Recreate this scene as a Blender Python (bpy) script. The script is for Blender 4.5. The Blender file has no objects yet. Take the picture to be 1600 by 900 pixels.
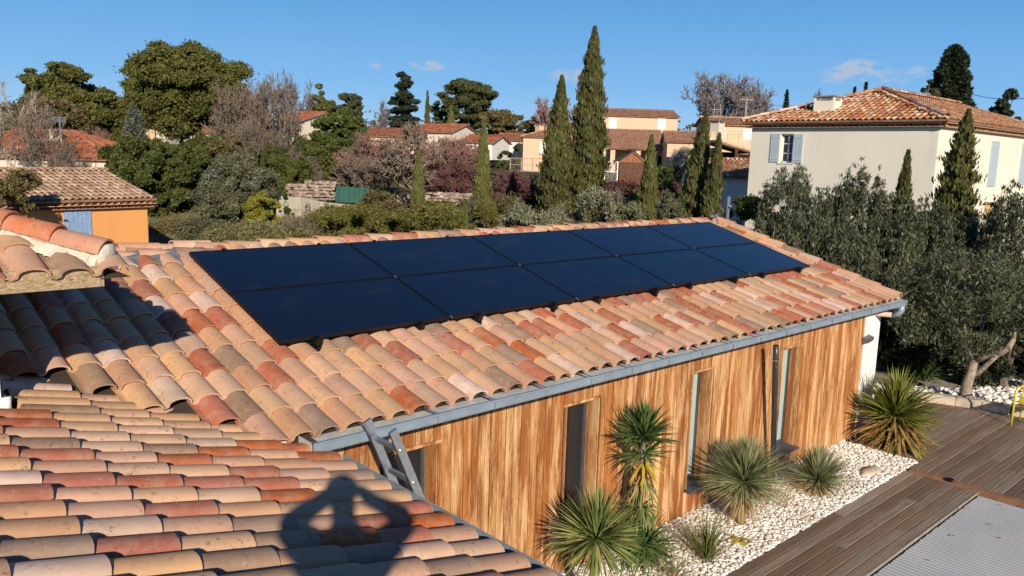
import bpy, math, random
import numpy as np
from mathutils import Vector, Matrix
sc = bpy.context.scene
C = sc.collection
rad = math.radians
# ------------------------------------------------------------------ camera
FPX = 1252.07
th, ro, ya, PI_ = rad(9.2673), rad(1.6395), rad(42.715), rad(15.8696)
Fw = np.array([math.sin(ya)*math.cos(th), math.cos(ya)*math.cos(th), -math.sin(th)])
r_ = np.array([math.cos(ya), -math.sin(ya), 0.]); d_ = np.cross(Fw, r_)
Rt = r_*math.cos(ro)-d_*math.sin(ro); Dn = np.cross(Fw, Rt)
cam_d = bpy.data.cameras.new('camera'); cam = bpy.data.objects.new('camera', cam_d); C.objects.link(cam)
cam.matrix_world = Matrix(((Rt[0], -Dn[0], -Fw[0], 0), (Rt[1], -Dn[1], -Fw[1], 0), (Rt[2], -Dn[2], -Fw[2], 0), (0, 0, 0, 1)))
cam_d.sensor_width = 36; cam_d.lens = FPX/1600*36; cam_d.clip_end = 3000; cam_d.clip_start = 0.03
sc.camera = cam
# ------------------------------------------------------------------ light
SUN = Vector((.472, .784, -.392)).normalized()
w = bpy.data.worlds.new('World'); sc.world = w; w.use_nodes = True
nt = w.node_tree; nt.nodes.clear()
def wn(t, **k):
    n = nt.nodes.new(t)
    for a, b in k.items(): setattr(n, a, b)
    return n
out = wn('ShaderNodeOutputWorld'); bg = wn('ShaderNodeBackground'); bg.inputs[1].default_value = 0.066
sky = wn('ShaderNodeTexSky', sky_type='NISHITA', sun_disc=False)
sky.sun_elevation = math.asin(-SUN.z); sky.sun_rotation = math.atan2(-SUN.x, -SUN.y)
sky.altitude = 0; sky.air_density = 1.0; sky.dust_density = 0.0; sky.ozone_density = 2.0
sc.view_settings.view_transform = 'Standard'; sc.view_settings.look = 'None'; sc.view_settings.exposure = 0.18; sc.view_settings.gamma = 1.0
sl = bpy.data.lights.new('sun', 'SUN'); sl.energy = 5.0; sl.angle = rad(0.55); sl.color = (1.0, .87, .70)
so = bpy.data.objects.new('sun', sl); C.objects.link(so); so.rotation_euler = SUN.to_track_quat('-Z', 'Y').to_euler(); so.location = (-5, -8, 8)

def ray(x, y):
    v = Rt*(x-800)+Dn*(y-450)+Fw*FPX
    return v/np.linalg.norm(v)
def onz(x, y, z): v = ray(x, y); return v*z/v[2]
def ony(x, y, Y): v = ray(x, y); return v*Y/v[1]
def onx(x, y, X): v = ray(x, y); return v*X/v[0]
def atd(x, y, d): v = ray(x, y); return v*d/(Fw@v)
# clouds: small puffs fixed in the sky's directions
tc = wn('ShaderNodeTexCoord'); L = nt.links.new
nz = wn('ShaderNodeTexNoise'); nz.inputs['Scale'].default_value = 38; nz.inputs['Detail'].default_value = 7; nz.inputs['Roughness'].default_value = .62
mp = wn('ShaderNodeMapping'); mp.inputs['Scale'].default_value = (1, 1, 2.2); L(tc.outputs['Generated'], mp.inputs[0]); L(mp.outputs[0], nz.inputs['Vector'])
acc = None
for (px, py, a, b, s) in [(667, 102, 34, 12, .8), (588, 103, 16, 7, .45), (724, 104, 16, 8, .5), (893, 119, 40, 14, .75), (640, 118, 20, 7, .3), (1336, 113, 52, 21, 1.0), (1372, 122, 52, 20, .7), (1430, 112, 36, 12, .5), (780, 125, 18, 7, .25), (1300, 126, 32, 9, .6)]:
    dv = Vector(ray(px, py)); rt = Vector((dv.y, -dv.x, 0)).normalized(); up = rt.cross(dv)
    if up.z < 0: up = -up
    q = []
    for ax, hw in ((rt, a), (up, b)):
        m = wn('ShaderNodeVectorMath', operation='DOT_PRODUCT'); L(tc.outputs['Generated'], m.inputs[0]); m.inputs[1].default_value = ax*(FPX/hw)
        o_ = wn('ShaderNodeMath', operation='SUBTRACT'); L(m.outputs['Value'], o_.inputs[0]); o_.inputs[1].default_value = (ax*(FPX/hw)).dot(dv)
        p = wn('ShaderNodeMath', operation='MULTIPLY'); L(o_.outputs[0], p.inputs[0]); L(o_.outputs[0], p.inputs[1]); q.append(p)
    sm = wn('ShaderNodeMath', operation='ADD'); L(q[0].outputs[0], sm.inputs[0]); L(q[1].outputs[0], sm.inputs[1])
    # front side only
    fr = wn('ShaderNodeVectorMath', operation='DOT_PRODUCT'); L(tc.outputs['Generated'], fr.inputs[0]); fr.inputs[1].default_value = dv
    gt = wn('ShaderNodeMath', operation='GREATER_THAN'); L(fr.outputs['Value'], gt.inputs[0]); gt.inputs[1].default_value = .5
    iv = wn('ShaderNodeMath', operation='SUBTRACT', use_clamp=True); iv.inputs[0].default_value = 1; L(sm.outputs[0], iv.inputs[1])
    mu = wn('ShaderNodeMath', operation='MULTIPLY'); L(iv.outputs[0], mu.inputs[0]); mu.inputs[1].default_value = s
    mg = wn('ShaderNodeMath', operation='MULTIPLY'); L(mu.outputs[0], mg.inputs[0]); L(gt.outputs[0], mg.inputs[1])
    if acc is None: acc = mg
    else:
        ad = wn('ShaderNodeMath', operation='MAXIMUM'); L(acc.outputs[0], ad.inputs[0]); L(mg.outputs[0], ad.inputs[1]); acc = ad
nr = wn('ShaderNodeMapRange'); L(nz.outputs[0], nr.inputs[0]); nr.inputs[1].default_value = .36; nr.inputs[2].default_value = .66
cm = wn('ShaderNodeMath', operation='MULTIPLY'); L(acc.outputs[0], cm.inputs[0]); L(nr.outputs[0], cm.inputs[1])
cs = wn('ShaderNodeMapRange', interpolation_type='SMOOTHSTEP'); L(cm.outputs[0], cs.inputs[0]); cs.inputs[1].default_value = .05; cs.inputs[2].default_value = .5; cs.inputs[4].default_value = .72
# clear winter sky: blue kept right down to the horizon
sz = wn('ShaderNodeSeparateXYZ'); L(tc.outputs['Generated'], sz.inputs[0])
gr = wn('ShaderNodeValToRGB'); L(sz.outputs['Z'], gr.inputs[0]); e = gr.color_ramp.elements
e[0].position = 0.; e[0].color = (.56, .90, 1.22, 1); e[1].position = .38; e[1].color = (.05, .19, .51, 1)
e2 = e.new(.08); e2.color = (.27, .66, 1.18, 1); e3 = e.new(.2); e3.color = (.13, .45, 1.0, 1); e4 = e.new(1.); e4.color = (.010, .04, .15, 1)  # stops above the view darkened to weaken sky fill and deepen shadows
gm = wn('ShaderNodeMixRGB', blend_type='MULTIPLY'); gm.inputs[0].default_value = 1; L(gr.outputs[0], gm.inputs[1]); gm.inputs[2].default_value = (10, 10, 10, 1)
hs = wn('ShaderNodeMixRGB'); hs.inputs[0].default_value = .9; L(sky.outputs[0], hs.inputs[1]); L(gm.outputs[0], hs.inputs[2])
mx = wn('ShaderNodeMixRGB'); L(cs.outputs[0], mx.inputs[0]); L(hs.outputs[0], mx.inputs[1]); mx.inputs[2].default_value = (6.8, 7.3, 8.8, 1)
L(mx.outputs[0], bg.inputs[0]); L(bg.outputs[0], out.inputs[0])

# ------------------------------------------------------------------ helpers
def tag(o, label=None, cat=None, group=None, kind=None):
    if label: o['label'] = label
    if cat: o['category'] = cat
    if group: o['group'] = group
    if kind: o['kind'] = kind
    return o
def thing(name, label, cat, loc=(0, 0, 0), rz=0, group=None):
    o = bpy.data.objects.new(name, None); C.objects.link(o); o.empty_display_size = .2
    o.location = loc; o.rotation_euler = (0, 0, rz)
    return tag(o, label, cat, group)
class MB:
    def __init__(s): s.v = []; s.f = []; s.m = []
    def add(s, vs, fs, mi=0):
        b = len(s.v); s.v += [tuple(p) for p in vs]; s.f += [tuple(b+i for i in f) for f in fs]; s.m += [mi]*len(fs); return s
    def box(s, a, b, mi=0):
        x0, y0, z0 = a; x1, y1, z1 = b
        return s.add([(x0, y0, z0), (x1, y0, z0), (x1, y1, z0), (x0, y1, z0), (x0, y0, z1), (x1, y0, z1), (x1, y1, z1), (x0, y1, z1)],
                     [(0, 3, 2, 1), (4, 5, 6, 7), (0, 1, 5, 4), (1, 2, 6, 5), (2, 3, 7, 6), (3, 0, 4, 7)], mi)
    def obox(s, c, ax, ay, az, mi=0):   # centre and three half-axis vectors
        c, ax, ay, az = map(Vector, (c, ax, ay, az)); vs = []
        for k in (-1, 1):
            for (i, j) in ((-1, -1), (1, -1), (1, 1), (-1, 1)): vs.append(c+ax*i+ay*j+az*k)
        return s.add(vs, [(0, 3, 2, 1), (4, 5, 6, 7), (0, 1, 5, 4), (1, 2, 6, 5), (2, 3, 7, 6), (3, 0, 4, 7)], mi)
    def bar(s, p, q, wd, h, up=(0, 0, 1), mi=0):
        p, q = Vector(p), Vector(q); d = q-p; u = Vector(up); sd = d.cross(u).normalized(); u2 = sd.cross(d).normalized()
        return s.obox((p+q)/2, d/2, sd*wd/2, u2*h/2, mi)
    def tube(s, pts, rs, n=8, cap=True, mi=0):
        pts = [Vector(p) for p in pts]
        if not hasattr(rs, '__len__'): rs = [rs]*len(pts)
        base = len(s.v); pr = None
        for i, p in enumerate(pts):
            t = (pts[min(i+1, len(pts)-1)]-pts[max(i-1, 0)]).normalized()
            a = Vector((0, 0, 1)) if abs(t.z) < .9 else Vector((1, 0, 0))
            if pr is not None: a = pr
            x = (a-t*a.dot(t)).normalized(); y = t.cross(x); pr = x
            for k in range(n):
                g = 2*math.pi*k/n; s.v.append(tuple(p+(x*math.cos(g)+y*math.sin(g))*rs[i]))
        for i in range(len(pts)-1):
            for k in range(n):
                a, b = base+i*n+k, base+i*n+(k+1) % n
                s.f.append((a, b, b+n, a+n)); s.m.append(mi)
        if cap:
            s.f.append(tuple(base+n-1-k for k in range(n))); s.m.append(mi)
            e = base+(len(pts)-1)*n; s.f.append(tuple(e+k for k in range(n))); s.m.append(mi)
        return s
    def build(s, name, mats, parent=None, smooth=False):
        me = bpy.data.meshes.new(name); me.from_pydata(s.v, [], s.f); me.update()
        if not isinstance(mats, (list, tuple)): mats = [mats]
        for m in mats: me.materials.append(m)
        if len(mats) > 1: me.polygons.foreach_set('material_index', s.m)
        if smooth: me.polygons.foreach_set('use_smooth', [True]*len(me.polygons))
        return link(name, me, parent)
def link(name, me, parent=None):
    o = bpy.data.objects.new(name, me); C.objects.link(o)
    if parent is not None: o.parent = parent
    return o
def npmesh(name, V, nv, mat, parent=None, smooth=False):
    """V (n, nv, 3): n separate polygons of nv corners"""
    n = len(V); me = bpy.data.meshes.new(name)
    me.vertices.add(n*nv); me.vertices.foreach_set('co', np.ascontiguousarray(V, np.float32).ravel())
    me.loops.add(n*nv); me.loops.foreach_set('vertex_index', np.arange(n*nv, dtype=np.int32))
    me.polygons.add(n); me.polygons.foreach_set('loop_start', np.arange(0, n*nv, nv, dtype=np.int32))
    me.update(calc_edges=True); me.materials.append(mat)
    return link(name, me, parent)
def npmesh_idx(name, V, F, mat, parent=None, smooth=False):
    me = bpy.data.meshes.new(name); V = np.asarray(V, np.float32); F = np.asarray(F, np.int32); k = F.shape[1]
    me.vertices.add(len(V)); me.vertices.foreach_set('co', V.ravel())
    me.loops.add(F.size); me.loops.foreach_set('vertex_index', F.ravel())
    me.polygons.add(len(F)); me.polygons.foreach_set('loop_start', np.arange(0, F.size, k, dtype=np.int32))
    if smooth: me.polygons.foreach_set('use_smooth', np.ones(len(F), bool))
    me.update(calc_edges=True); me.materials.append(mat)
    return link(name, me, parent)

# ------------------------------------------------------------------ materials
class NB:
    def __init__(s, name):
        s.m = bpy.data.materials.new(name); s.m.use_nodes = True; s.t = s.m.node_tree
        s.p = s.t.nodes['Principled BSDF']
    def n(s, t, ins=None, **k):
        x = s.t.nodes.new(t)
        for a, b in k.items(): setattr(x, a, b)
        for a, b in (ins or {}).items(): s.set(x, a, b)
        return x
    def set(s, x, a, b):
        if isinstance(b, bpy.types.NodeSocket): s.t.links.new(b, x.inputs[a])
        else: x.inputs[a].default_value = b
    def P(s, **k):
        for a, b in k.items():
            s.set(s.p, {'col': 'Base Color', 'rough': 'Roughness', 'metal': 'Metallic', 'nrm': 'Normal', 'spec': 'Specular IOR Level', 'coat': 'Coat Weight'}[a], b)
    def noise(s, vec, scale, detail=4, rough=.55, dist=0, w=None):
        x = s.n('ShaderNodeTexNoise', {'Scale': scale, 'Detail': detail, 'Roughness': rough, 'Distortion': dist})
        if vec is not None: s.set(x, 'Vector', vec)
        return x.outputs[0]
    def ramp(s, fac, stops, interp='LINEAR'):
        x = s.n('ShaderNodeValToRGB'); cr = x.color_ramp; cr.interpolation = interp
        while len(cr.elements) < len(stops): cr.elements.new(.5)
        for e, (p, c) in zip(cr.elements, stops):
            e.position = p; e.color = (c[0], c[1], c[2], 1) if hasattr(c, '__len__') else (c, c, c, 1)
        s.set(x, 0, fac); return x.outputs[0]
    def mix(s, f, a, b, mode='MIX'):
        x = s.n('ShaderNodeMixRGB', blend_type=mode)
        for i, v in enumerate((f, a, b)):
            if isinstance(v, tuple): v = (*v[:3], 1)
            s.set(x, i, v)
        return x.outputs[0]
    def math(s, op, a, b=0., c=None):
        x = s.n('ShaderNodeMath', operation=op); s.set(x, 0, a); s.set(x, 1, b)
        if c is not None: s.set(x, 2, c)
        return x.outputs[0]
    def scale(s, vec, sc3):
        x = s.n('ShaderNodeVectorMath', operation='MULTIPLY'); s.set(x, 0, vec); x.inputs[1].default_value = sc3; return x.outputs[0]
    def add(s, vec, v2):
        x = s.n('ShaderNodeVectorMath', operation='ADD'); s.set(x, 0, vec); s.set(x, 1, v2); return x.outputs[0]
    def bump(s, h, st, dist=.01):
        x = s.n('ShaderNodeBump', {'Strength': st, 'Distance': dist, 'Height': h}); s.set(s.p, 'Normal', x.outputs[0])
    def pos(s): return s.n('ShaderNodeNewGeometry').outputs['Position']
    def obj(s): return s.n('ShaderNodeTexCoord').outputs['Object']
    def orand(s): return s.n('ShaderNodeObjectInfo').outputs['Random']
    def irand(s): return s.n('ShaderNodeNewGeometry').outputs['Random Per Island']

def plain(name, col, rough=.6, metal=0., var=.12, scale=6., bump=0., spec=.4):
    b = NB(name); f = b.noise(b.pos(), scale, 5, .6)
    c = tuple(col); lo = tuple(x*(1-var) for x in c); hi = tuple(min(1, x*(1+var)) for x in c)
    b.P(col=b.ramp(f, [(.3, lo), (.7, hi)]), rough=rough, metal=metal, spec=spec)
    if bump: b.bump(b.noise(b.pos(), scale*6, 4, .6), bump, .01)
    return b.m
def stucco(name, col, stain=.12, bump=.25):
    b = NB(name); p = b.pos()
    f1 = b.noise(p, .45, 5, .6); f2 = b.noise(b.scale(p, (3, 3, .35)), 1.2, 5, .65); f3 = b.noise(p, 60, 3, .6)
    c = b.ramp(f1, [(.3, tuple(x*(1-stain) for x in col)), (.7, tuple(x*(1+stain*.5) for x in col))])
    c = b.mix(b.ramp(f2, [(.5, 0), (.8, .5)]), c, tuple(x*.78 for x in col)); b.P(col=c, rough=.92, spec=.15); b.bump(f3, bump, .004)
    return b.m
def tile_mat(name, island, pal, near=True):
    b = NB(name); r = b.irand() if island else b.orand()
    c = b.ramp(r, pal, 'CONSTANT')
    # finer spread of tone inside each class
    r2 = b.math('FRACT', b.math('MULTIPLY', r, 37.7)); r3 = b.math('FRACT', b.math('MULTIPLY', r, 91.3))
    if near:
        off = b.n('ShaderNodeCombineXYZ', {0: b.math('MULTIPLY', r2, 40.), 1: b.math('MULTIPLY', r3, 40.), 2: b.math('MULTIPLY', r, 40.)}).outputs[0]
        v = b.add(b.obj(), off)
    else: v = b.pos()
    hv = b.n('ShaderNodeHueSaturation', {'Value': b.math('MULTIPLY_ADD', r2, .28, .86), 'Hue': b.math('MULTIPLY_ADD', r3, .012, .494), 'Saturation': b.math('MULTIPLY_ADD', r3, .25, .86), 'Color': c}).outputs[0]
    if near:
        m1 = b.noise(v, 9, 6, .62); hv = b.mix(b.ramp(m1, [(.42, 0), (.72, .55)]), hv, (.50, .36, .24))
        m4 = b.noise(v, 3.2, 4, .6); hv = b.mix(b.ramp(m4, [(.4, .22), (.6, 0)]), hv, (.30, .16, .09), 'MIX')
        m2 = b.noise(v, 48, 6, .8); hv = b.mix(b.ramp(m2, [(.60, 0), (.66, .6)]), hv, (.66, .58, .46))
        m3 = b.math('MULTIPLY', b.ramp(b.noise(v, 30, 6, .82), [(.55, 0), (.62, 1)]), b.ramp(b.noise(v, 6, 3, .6), [(.47, 0), (.58, 1)]))
        hv = b.mix(b.math('MULTIPLY', m3, .75), hv, (.09, .075, .045))
        b.bump(b.noise(v, 70, 6, .7), .35, .006)
    else:
        hv = b.mix(b.ramp(b.noise(v, 9, 4, .7), [(.5, 0), (.75, .5)]), hv, (.16, .10, .07))
    b.P(col=hv, rough=.85, spec=.2); return b.m
SAND, PINK, RED, BROWN, PALE, OCHRE = (.63, .385, .23), (.60, .335, .215), (.43, .12, .062), (.31, .205, .145), (.68, .50, .40), (.57, .365, .23)
M = {}
M['tile'] = tile_mat('terracotta_tile', False, [(0, SAND), (.24, OCHRE), (.34, PINK), (.55, RED), (.77, BROWN), (.89, PALE)])
M['tile_i'] = tile_mat('terracotta_tile_joined', True, [(0, SAND), (.2, OCHRE), (.34, PINK), (.53, RED), (.77, BROWN), (.9, PALE)])
M['tile_cream'] = tile_mat('weathered_roman_tile', True, [(0, (.46, .19, .09)), (.30, (.54, .27, .14)), (.55, (.56, .37, .23)), (.76, (.36, .15, .08)), (.90, (.62, .47, .34))], near=False)
M['tile_orange'] = tile_mat('brown_sand_roof_tile', True, [(0, (.44, .28, .19)), (.35, (.54, .37, .25)), (.65, (.38, .24, .16)), (.85, (.58, .43, .30))], near=False)
M['tile_red'] = tile_mat('red_roof_tile', True, [(0, (.42, .14, .07)), (.4, (.5, .2, .1)), (.75, (.36, .11, .06))], near=False)
M['tile_salmon'] = tile_mat('salmon_roof_tile', True, [(0, (.54, .285, .18)), (.4, (.62, .35, .22)), (.75, (.47, .24, .14))], near=False)
M['under'] = plain('roof_underlay', (.055, .038, .03), .95, var=.3)
M['mortar'] = plain('rough_white_mortar', (.66, .60, .50), .95, var=.2, scale=18, bump=.9)
M['lead'] = plain('grey_lead_flashing', (.20, .22, .25), .55, .3, var=.35, scale=16, bump=.4)
M['zinc'] = plain('zinc_gutter', (.27, .34, .41), .5, .25, var=.16, scale=5)
M['zinc_in'] = plain('zinc_gutter_inside', (.50, .53, .52), .6, .1, var=.2, scale=9)
M['alu'] = plain('brushed_aluminium', (.62, .63, .64), .34, .9, var=.14, scale=25)
M['black'] = plain('black_anodised_metal', (.010, .010, .012), .4, .3, var=.2)
M['steel'] = plain('bright_steel', (.6, .6, .6), .35, .9)
M['slate'] = plain('dark_grey_sill_metal', (.085, .10, .125), .5, .3, var=.15, scale=7)
M['pipe'] = plain('anthracite_pipe', (.045, .055, .07), .32, .2, var=.1)
M['beige_pipe'] = plain('beige_plastic_pipe', (.55, .42, .33), .5)
M['white'] = stucco('white_render', (.80, .78, .74), .05)
M['cream'] = stucco('cream_render', (.78, .735, .62), .06)
M['ochre_wall'] = stucco('orange_render', (.76, .36, .125), .04)
M['peach'] = stucco('peach_render', (.68, .48, .33), .06)
M['offwhite'] = stucco('offwhite_render', (.68, .60, .50), .06)
M['pale_shutter'] = plain('pale_blue_shutter_paint', (.42, .50, .55), .6, var=.06)
M['blue_shutter'] = plain('blue_shutter_paint', (.24, .37, .56), .6, var=.2, scale=9)
M['white_paint'] = plain('white_painted_wood', (.80, .79, .76), .6, var=.04)
M['stone_trim'] = plain('ochre_stone_trim', (.55, .38, .18), .9, var=.25, scale=12)
M['osb'] = None
M['bark'] = plain('rough_bark', (.16, .13, .105), .95, var=.5, scale=14, bump=.9)
M['olive_bark'] = plain('olive_bark', (.30, .25, .19), .95, var=.5, scale=16, bump=1.0)
M['bark_pale'] = plain('pale_bark', (.40, .34, .28), .95, var=.3, scale=6)
M['twig_grey'] = plain('grey_brown_twigs', (.21, .165, .125), .95, var=.3, scale=1.5)
M['twig_pink'] = plain('pinkish_twigs', (.30, .175, .14), .95, var=.3, scale=1.2)
M['twig_red'] = plain('burgundy_twigs', (.15, .075, .07), .95, var=.35, scale=1.5)
M['twig_blue'] = plain('dark_grey_twigs', (.19, .17, .17), .95, var=.3, scale=1.5)
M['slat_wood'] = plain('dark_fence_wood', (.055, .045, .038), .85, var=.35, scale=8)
M['shed_wood'] = plain('brown_shed_wood', (.13, .06, .035), .85, var=.35, scale=5)
M['shed_wood2'] = plain('orange_shed_wood', (.30, .12, .055), .85, var=.25, scale=5)
M['grey_wood'] = plain('grey_weathered_wood', (.30, .26, .22), .9, var=.3, scale=4)
M['concrete'] = stucco('concrete_wall', (.50, .45, .36), .2)
M['green_net'] = plain('green_screen_fabric', (.025, .10, .085), .8, var=.2, scale=2)
M['green_paint'] = plain('green_painted_steel', (.02, .12, .07), .5)
M['stone'] = plain('limestone_block', (.50, .42, .32), .95, var=.3, scale=3, bump=.6)
M['yellow'] = plain('yellow_painted_steel', (.75, .60, .02), .35, .1, var=.05)
M['skin'] = plain('skin', (.5, .3, .22), .6); M['cloth'] = NB('jacket_jeans_and_skin').m; M['jean'] = plain('jeans', (.05, .08, .15), .9); M['hair'] = plain('brown_hair', (.05, .03, .02), .8)
M['glass_dark'] = NB('dark_window_glass').m; _p = M['glass_dark'].node_tree.nodes['Principled BSDF']; _p.inputs['Base Color'].default_value = (.02, .022, .026, 1); _p.inputs['Roughness'].default_value = .06; _p.inputs['Specular IOR Level'].default_value = .35
def osb_mat():
    b = NB('strand_board'); p = b.obj()
    v = b.n('ShaderNodeTexVoronoi', {'Vector': b.scale(p, (38, 38, 95)), 'Scale': 1.}); v.inputs['Randomness'].default_value = 1
    f = b.noise(b.scale(p, (20, 20, 90)), 1.4, 6, .7, 1.5)
    c = b.mix(.5, b.ramp(v.outputs['Color'], [(.0, (.20, .13, .07)), (1, (.66, .50, .30))]), b.ramp(f, [(.40, (.08, .05, .025)), (.52, (.42, .30, .16)), (.68, (.78, .64, .44))]))
    b.P(col=c, rough=.8); b.bump(f, .6, .01); return b.m
M['osb'] = osb_mat()
def cedar_mat(name='cedar_cladding', dark=0.):
    b = NB(name); r = b.orand(); r2 = b.math('FRACT', b.math('MULTIPLY', r, 53.1)); r3 = b.math('FRACT', b.math('MULTIPLY', r, 17.9))
    off = b.n('ShaderNodeCombineXYZ', {0: b.math('MULTIPLY', r2, 30.), 1: b.math('MULTIPLY', r3, 30.), 2: b.math('MULTIPLY', r, 60.)}).outputs[0]
    o = b.add(b.obj(), off)
    warp = b.noise(b.scale(o, (9, 9, 1.1)), 1, 3, .5)
    g = b.n('ShaderNodeCombineXYZ', {0: b.math('MULTIPLY', warp, 9.)}).outputs[0]
    grain = b.noise(b.add(b.scale(o, (88, 50, 1.3)), g), 1, 5, .62)
    # cathedral rings: waves along the board bent by a slow noise
    wv = b.n('ShaderNodeTexWave', {'Vector': b.add(b.scale(o, (16, 10, .55)), b.n('ShaderNodeCombineXYZ', {0: b.math('MULTIPLY', warp, 5.5)}).outputs[0]), 'Scale': 1.3, 'Distortion': 2.5, 'Detail': 3, 'Detail Scale': 2.0}, bands_direction='X').outputs['Fac']
    base = b.ramp(r, [(0, (.58, .28, .10)), (.18, (.46, .18, .055)), (.32, (.68, .40, .18)), (.46, (.34, .115, .032)), (.58, (.60, .30, .11)), (.7, (.52, .21, .062)), (.82, (.64, .35, .14)), (.92, (.40, .15, .042))], 'CONSTANT')
    c = b.mix(b.ramp(grain, [(.40, .62), (.56, 0)]), base, (.235, .078, .020))
    c = b.mix(b.ramp(wv, [(.25, .42), (.6, 0)]), c, (.27, .10, .03))
    streak = b.noise(b.scale(o, (7.5, 5, .8)), 1, 8, .76, .7)
    c = b.mix(b.ramp(streak, [(.49, 0), (.60, .78)]), c, (.19, .060, .015))
    pale = b.noise(b.scale(b.add(o, (7., 3., 1.)), (7, 5, .8)), 1, 6, .70)
    c = b.mix(b.ramp(pale, [(.49, 0), (.62, .68)]), c, (.78, .52, .27))
    if dark: c = b.mix(dark, c, (.26, .10, .04))
    b.P(col=c, rough=.62, spec=.3); b.bump(grain, .5, .004); return b.m
M['cedar'] = cedar_mat(); M['cedar_dark'] = cedar_mat('reddish_cedar_reveal', .35)
def deck_mat():
    b = NB('weathered_deck_board'); r = b.orand(); r2 = b.math('FRACT', b.math('MULTIPLY', r, 53.1))
    off = b.n('ShaderNodeCombineXYZ', {0: b.math('MULTIPLY', r2, 30.), 1: b.math('MULTIPLY', r, 30.)}).outputs[0]
    o = b.add(b.obj(), off); g = b.noise(b.scale(o, (1.3, 42, 20)), 1, 6, .68); g2 = b.noise(b.scale(o, (.9, 5, 5)), 1.5, 5, .65)
    base = b.ramp(r, [(0, (.21, .165, .12)), (.3, (.32, .265, .205)), (.5, (.15, .105, .07)), (.75, (.25, .18, .125)), (1, (.40, .34, .27))])
    c = b.mix(b.ramp(g, [(.38, .55), (.6, 0)]), base, (.085, .058, .04)); c = b.mix(b.ramp(g2, [(.52, 0), (.72, .6)]), c, (.20, .10, .06))
    g3 = b.noise(b.pos(), 55, 4, .8); c = b.mix(b.ramp(g3, [(.66, 0), (.74, .5)]), c, (.05, .04, .03))
    b.P(col=c, rough=.75, spec=.3); b.bump(g, .4, .005); return b.m
M['deck'] = deck_mat()
M["beam"] = plain("brown_deck_beam", (.27, .14, .08), .7, var=.3, scale=9)
def pv_mat():
    b = NB('solar_glass'); o = b.obj()
    # ribbons of the black cells, very faint
    s = b.n('ShaderNodeSeparateXYZ', {0: o})
    ln = b.math('LESS_THAN', b.math('FRACT', b.math('MULTIPLY', s.outputs[0], 10.7)), .03)
    fine = b.noise(b.scale(o, (90, 1.2, 1)), 1, 3, .6); dust = b.noise(b.pos(), 2.2, 6, .65)
    c = b.mix(b.math('MULTIPLY', ln, .2), b.ramp(fine, [(.3, (.0035, .0065, .017)), (.7, (.0055, .010, .025))]), (.02, .024, .035))
    c = b.mix(b.ramp(dust, [(.55, 0), (.8, .05)]), c, (.25, .27, .3))
    b.P(col=c, rough=.16, spec=.36); return b.m
M['pv'] = pv_mat()
def leafm(name, cols, trans=.25, rough=.6, big=.35, bs=.6):
    """cols: list of colours picked per leaf; big-scale noise drifts tone"""
    b = NB(name); r = b.irand(); n = len(cols)
    c = b.ramp(r, [((i)/max(1, n-1), q) for i, q in enumerate(cols)])
    f = b.noise(b.pos(), bs, 3, .6); c = b.mix(b.ramp(f, [(.35, 0), (.7, big)]), c, tuple(x*1.6 for x in cols[-1]))
    tr = b.n('ShaderNodeBsdfTranslucent', {'Color': c}).outputs[0]
    b.P(col=c, rough=rough, spec=.25)
    ms = b.n('ShaderNodeMixShader', {0: trans, 1: b.p.outputs[0], 2: tr})
    b.t.links.new(ms.outputs[0], b.t.nodes['Material Output'].inputs[0]); return b.m
M['pine'] = leafm('pine_needles', [(.05, .06, .015), (.105, .115, .028), (.17, .165, .042)])
M['pine_dark'] = leafm('dark_pine_needles', [(.035, .05, .018), (.07, .085, .028), (.12, .125, .045)])
M['cedar_leaf'] = leafm('dark_cedar_needles', [(.018, .032, .018), (.035, .052, .026), (.055, .072, .035)])
M['bluecedar'] = leafm('grey_green_needles', [(.10, .12, .09), (.15, .165, .125), (.20, .21, .16)])
M['oak'] = leafm('holm_oak_leaves', [(.035, .05, .012), (.07, .09, .022), (.13, .14, .036)])
M['greyoak'] = leafm('grey_green_oak_leaves', [(.06, .068, .035), (.11, .115, .06), (.16, .16, .09)])
M['brownoak'] = leafm('brownish_leaves', [(.09, .075, .03), (.14, .11, .045), (.18, .15, .06)])
M['yellowbush'] = leafm('yellow_green_leaves', [(.13, .14, .015), (.22, .22, .025), (.30, .28, .04)])
M['cypress'] = leafm('cypress_scales', [(.12, .085, .045), (.035, .045, .014), (.06, .07, .02), (.085, .095, .028), (.15, .15, .045)], .15)
M['cypress_l'] = leafm('light_cypress_scales', [(.06, .07, .02), (.11, .12, .035), (.17, .17, .055)], .15)
M['olive'] = leafm('olive_leaves', [(.018, .025, .009), (.042, .053, .022), (.085, .098, .048), (.19, .20, .125)], .15, .5, big=.15)
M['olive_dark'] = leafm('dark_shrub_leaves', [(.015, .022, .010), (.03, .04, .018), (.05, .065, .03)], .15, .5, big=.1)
M['laurel'] = leafm('laurel_leaves', [(.035, .055, .012), (.07, .095, .02), (.11, .14, .03)], .2, .4)
M['hedge_y'] = leafm('olive_yellow_leaves', [(.07, .075, .018), (.13, .13, .03), (.20, .19, .05)])
M['hedge_g'] = leafm('silvery_hedge_leaves', [(.06, .07, .03), (.11, .12, .06), (.18, .19, .11), (.27, .27, .18)], .2)
M['greenc'] = leafm('fresh_conifer_needles', [(.03, .055, .014), (.07, .10, .024), (.13, .15, .035)])
M['drygrass'] = leafm('dry_grass', [(.10, .11, .04), (.18, .175, .08), (.27, .24, .12)], .3)
M['redleaf'] = leafm('burgundy_leaves', [(.05, .02, .018), (.09, .035, .03), (.15, .07, .05)], .2)
M['greyshrub'] = leafm('pale_grey_leaves', [(.13, .13, .11), (.24, .23, .20), (.36, .34, .30)], .2)
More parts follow.
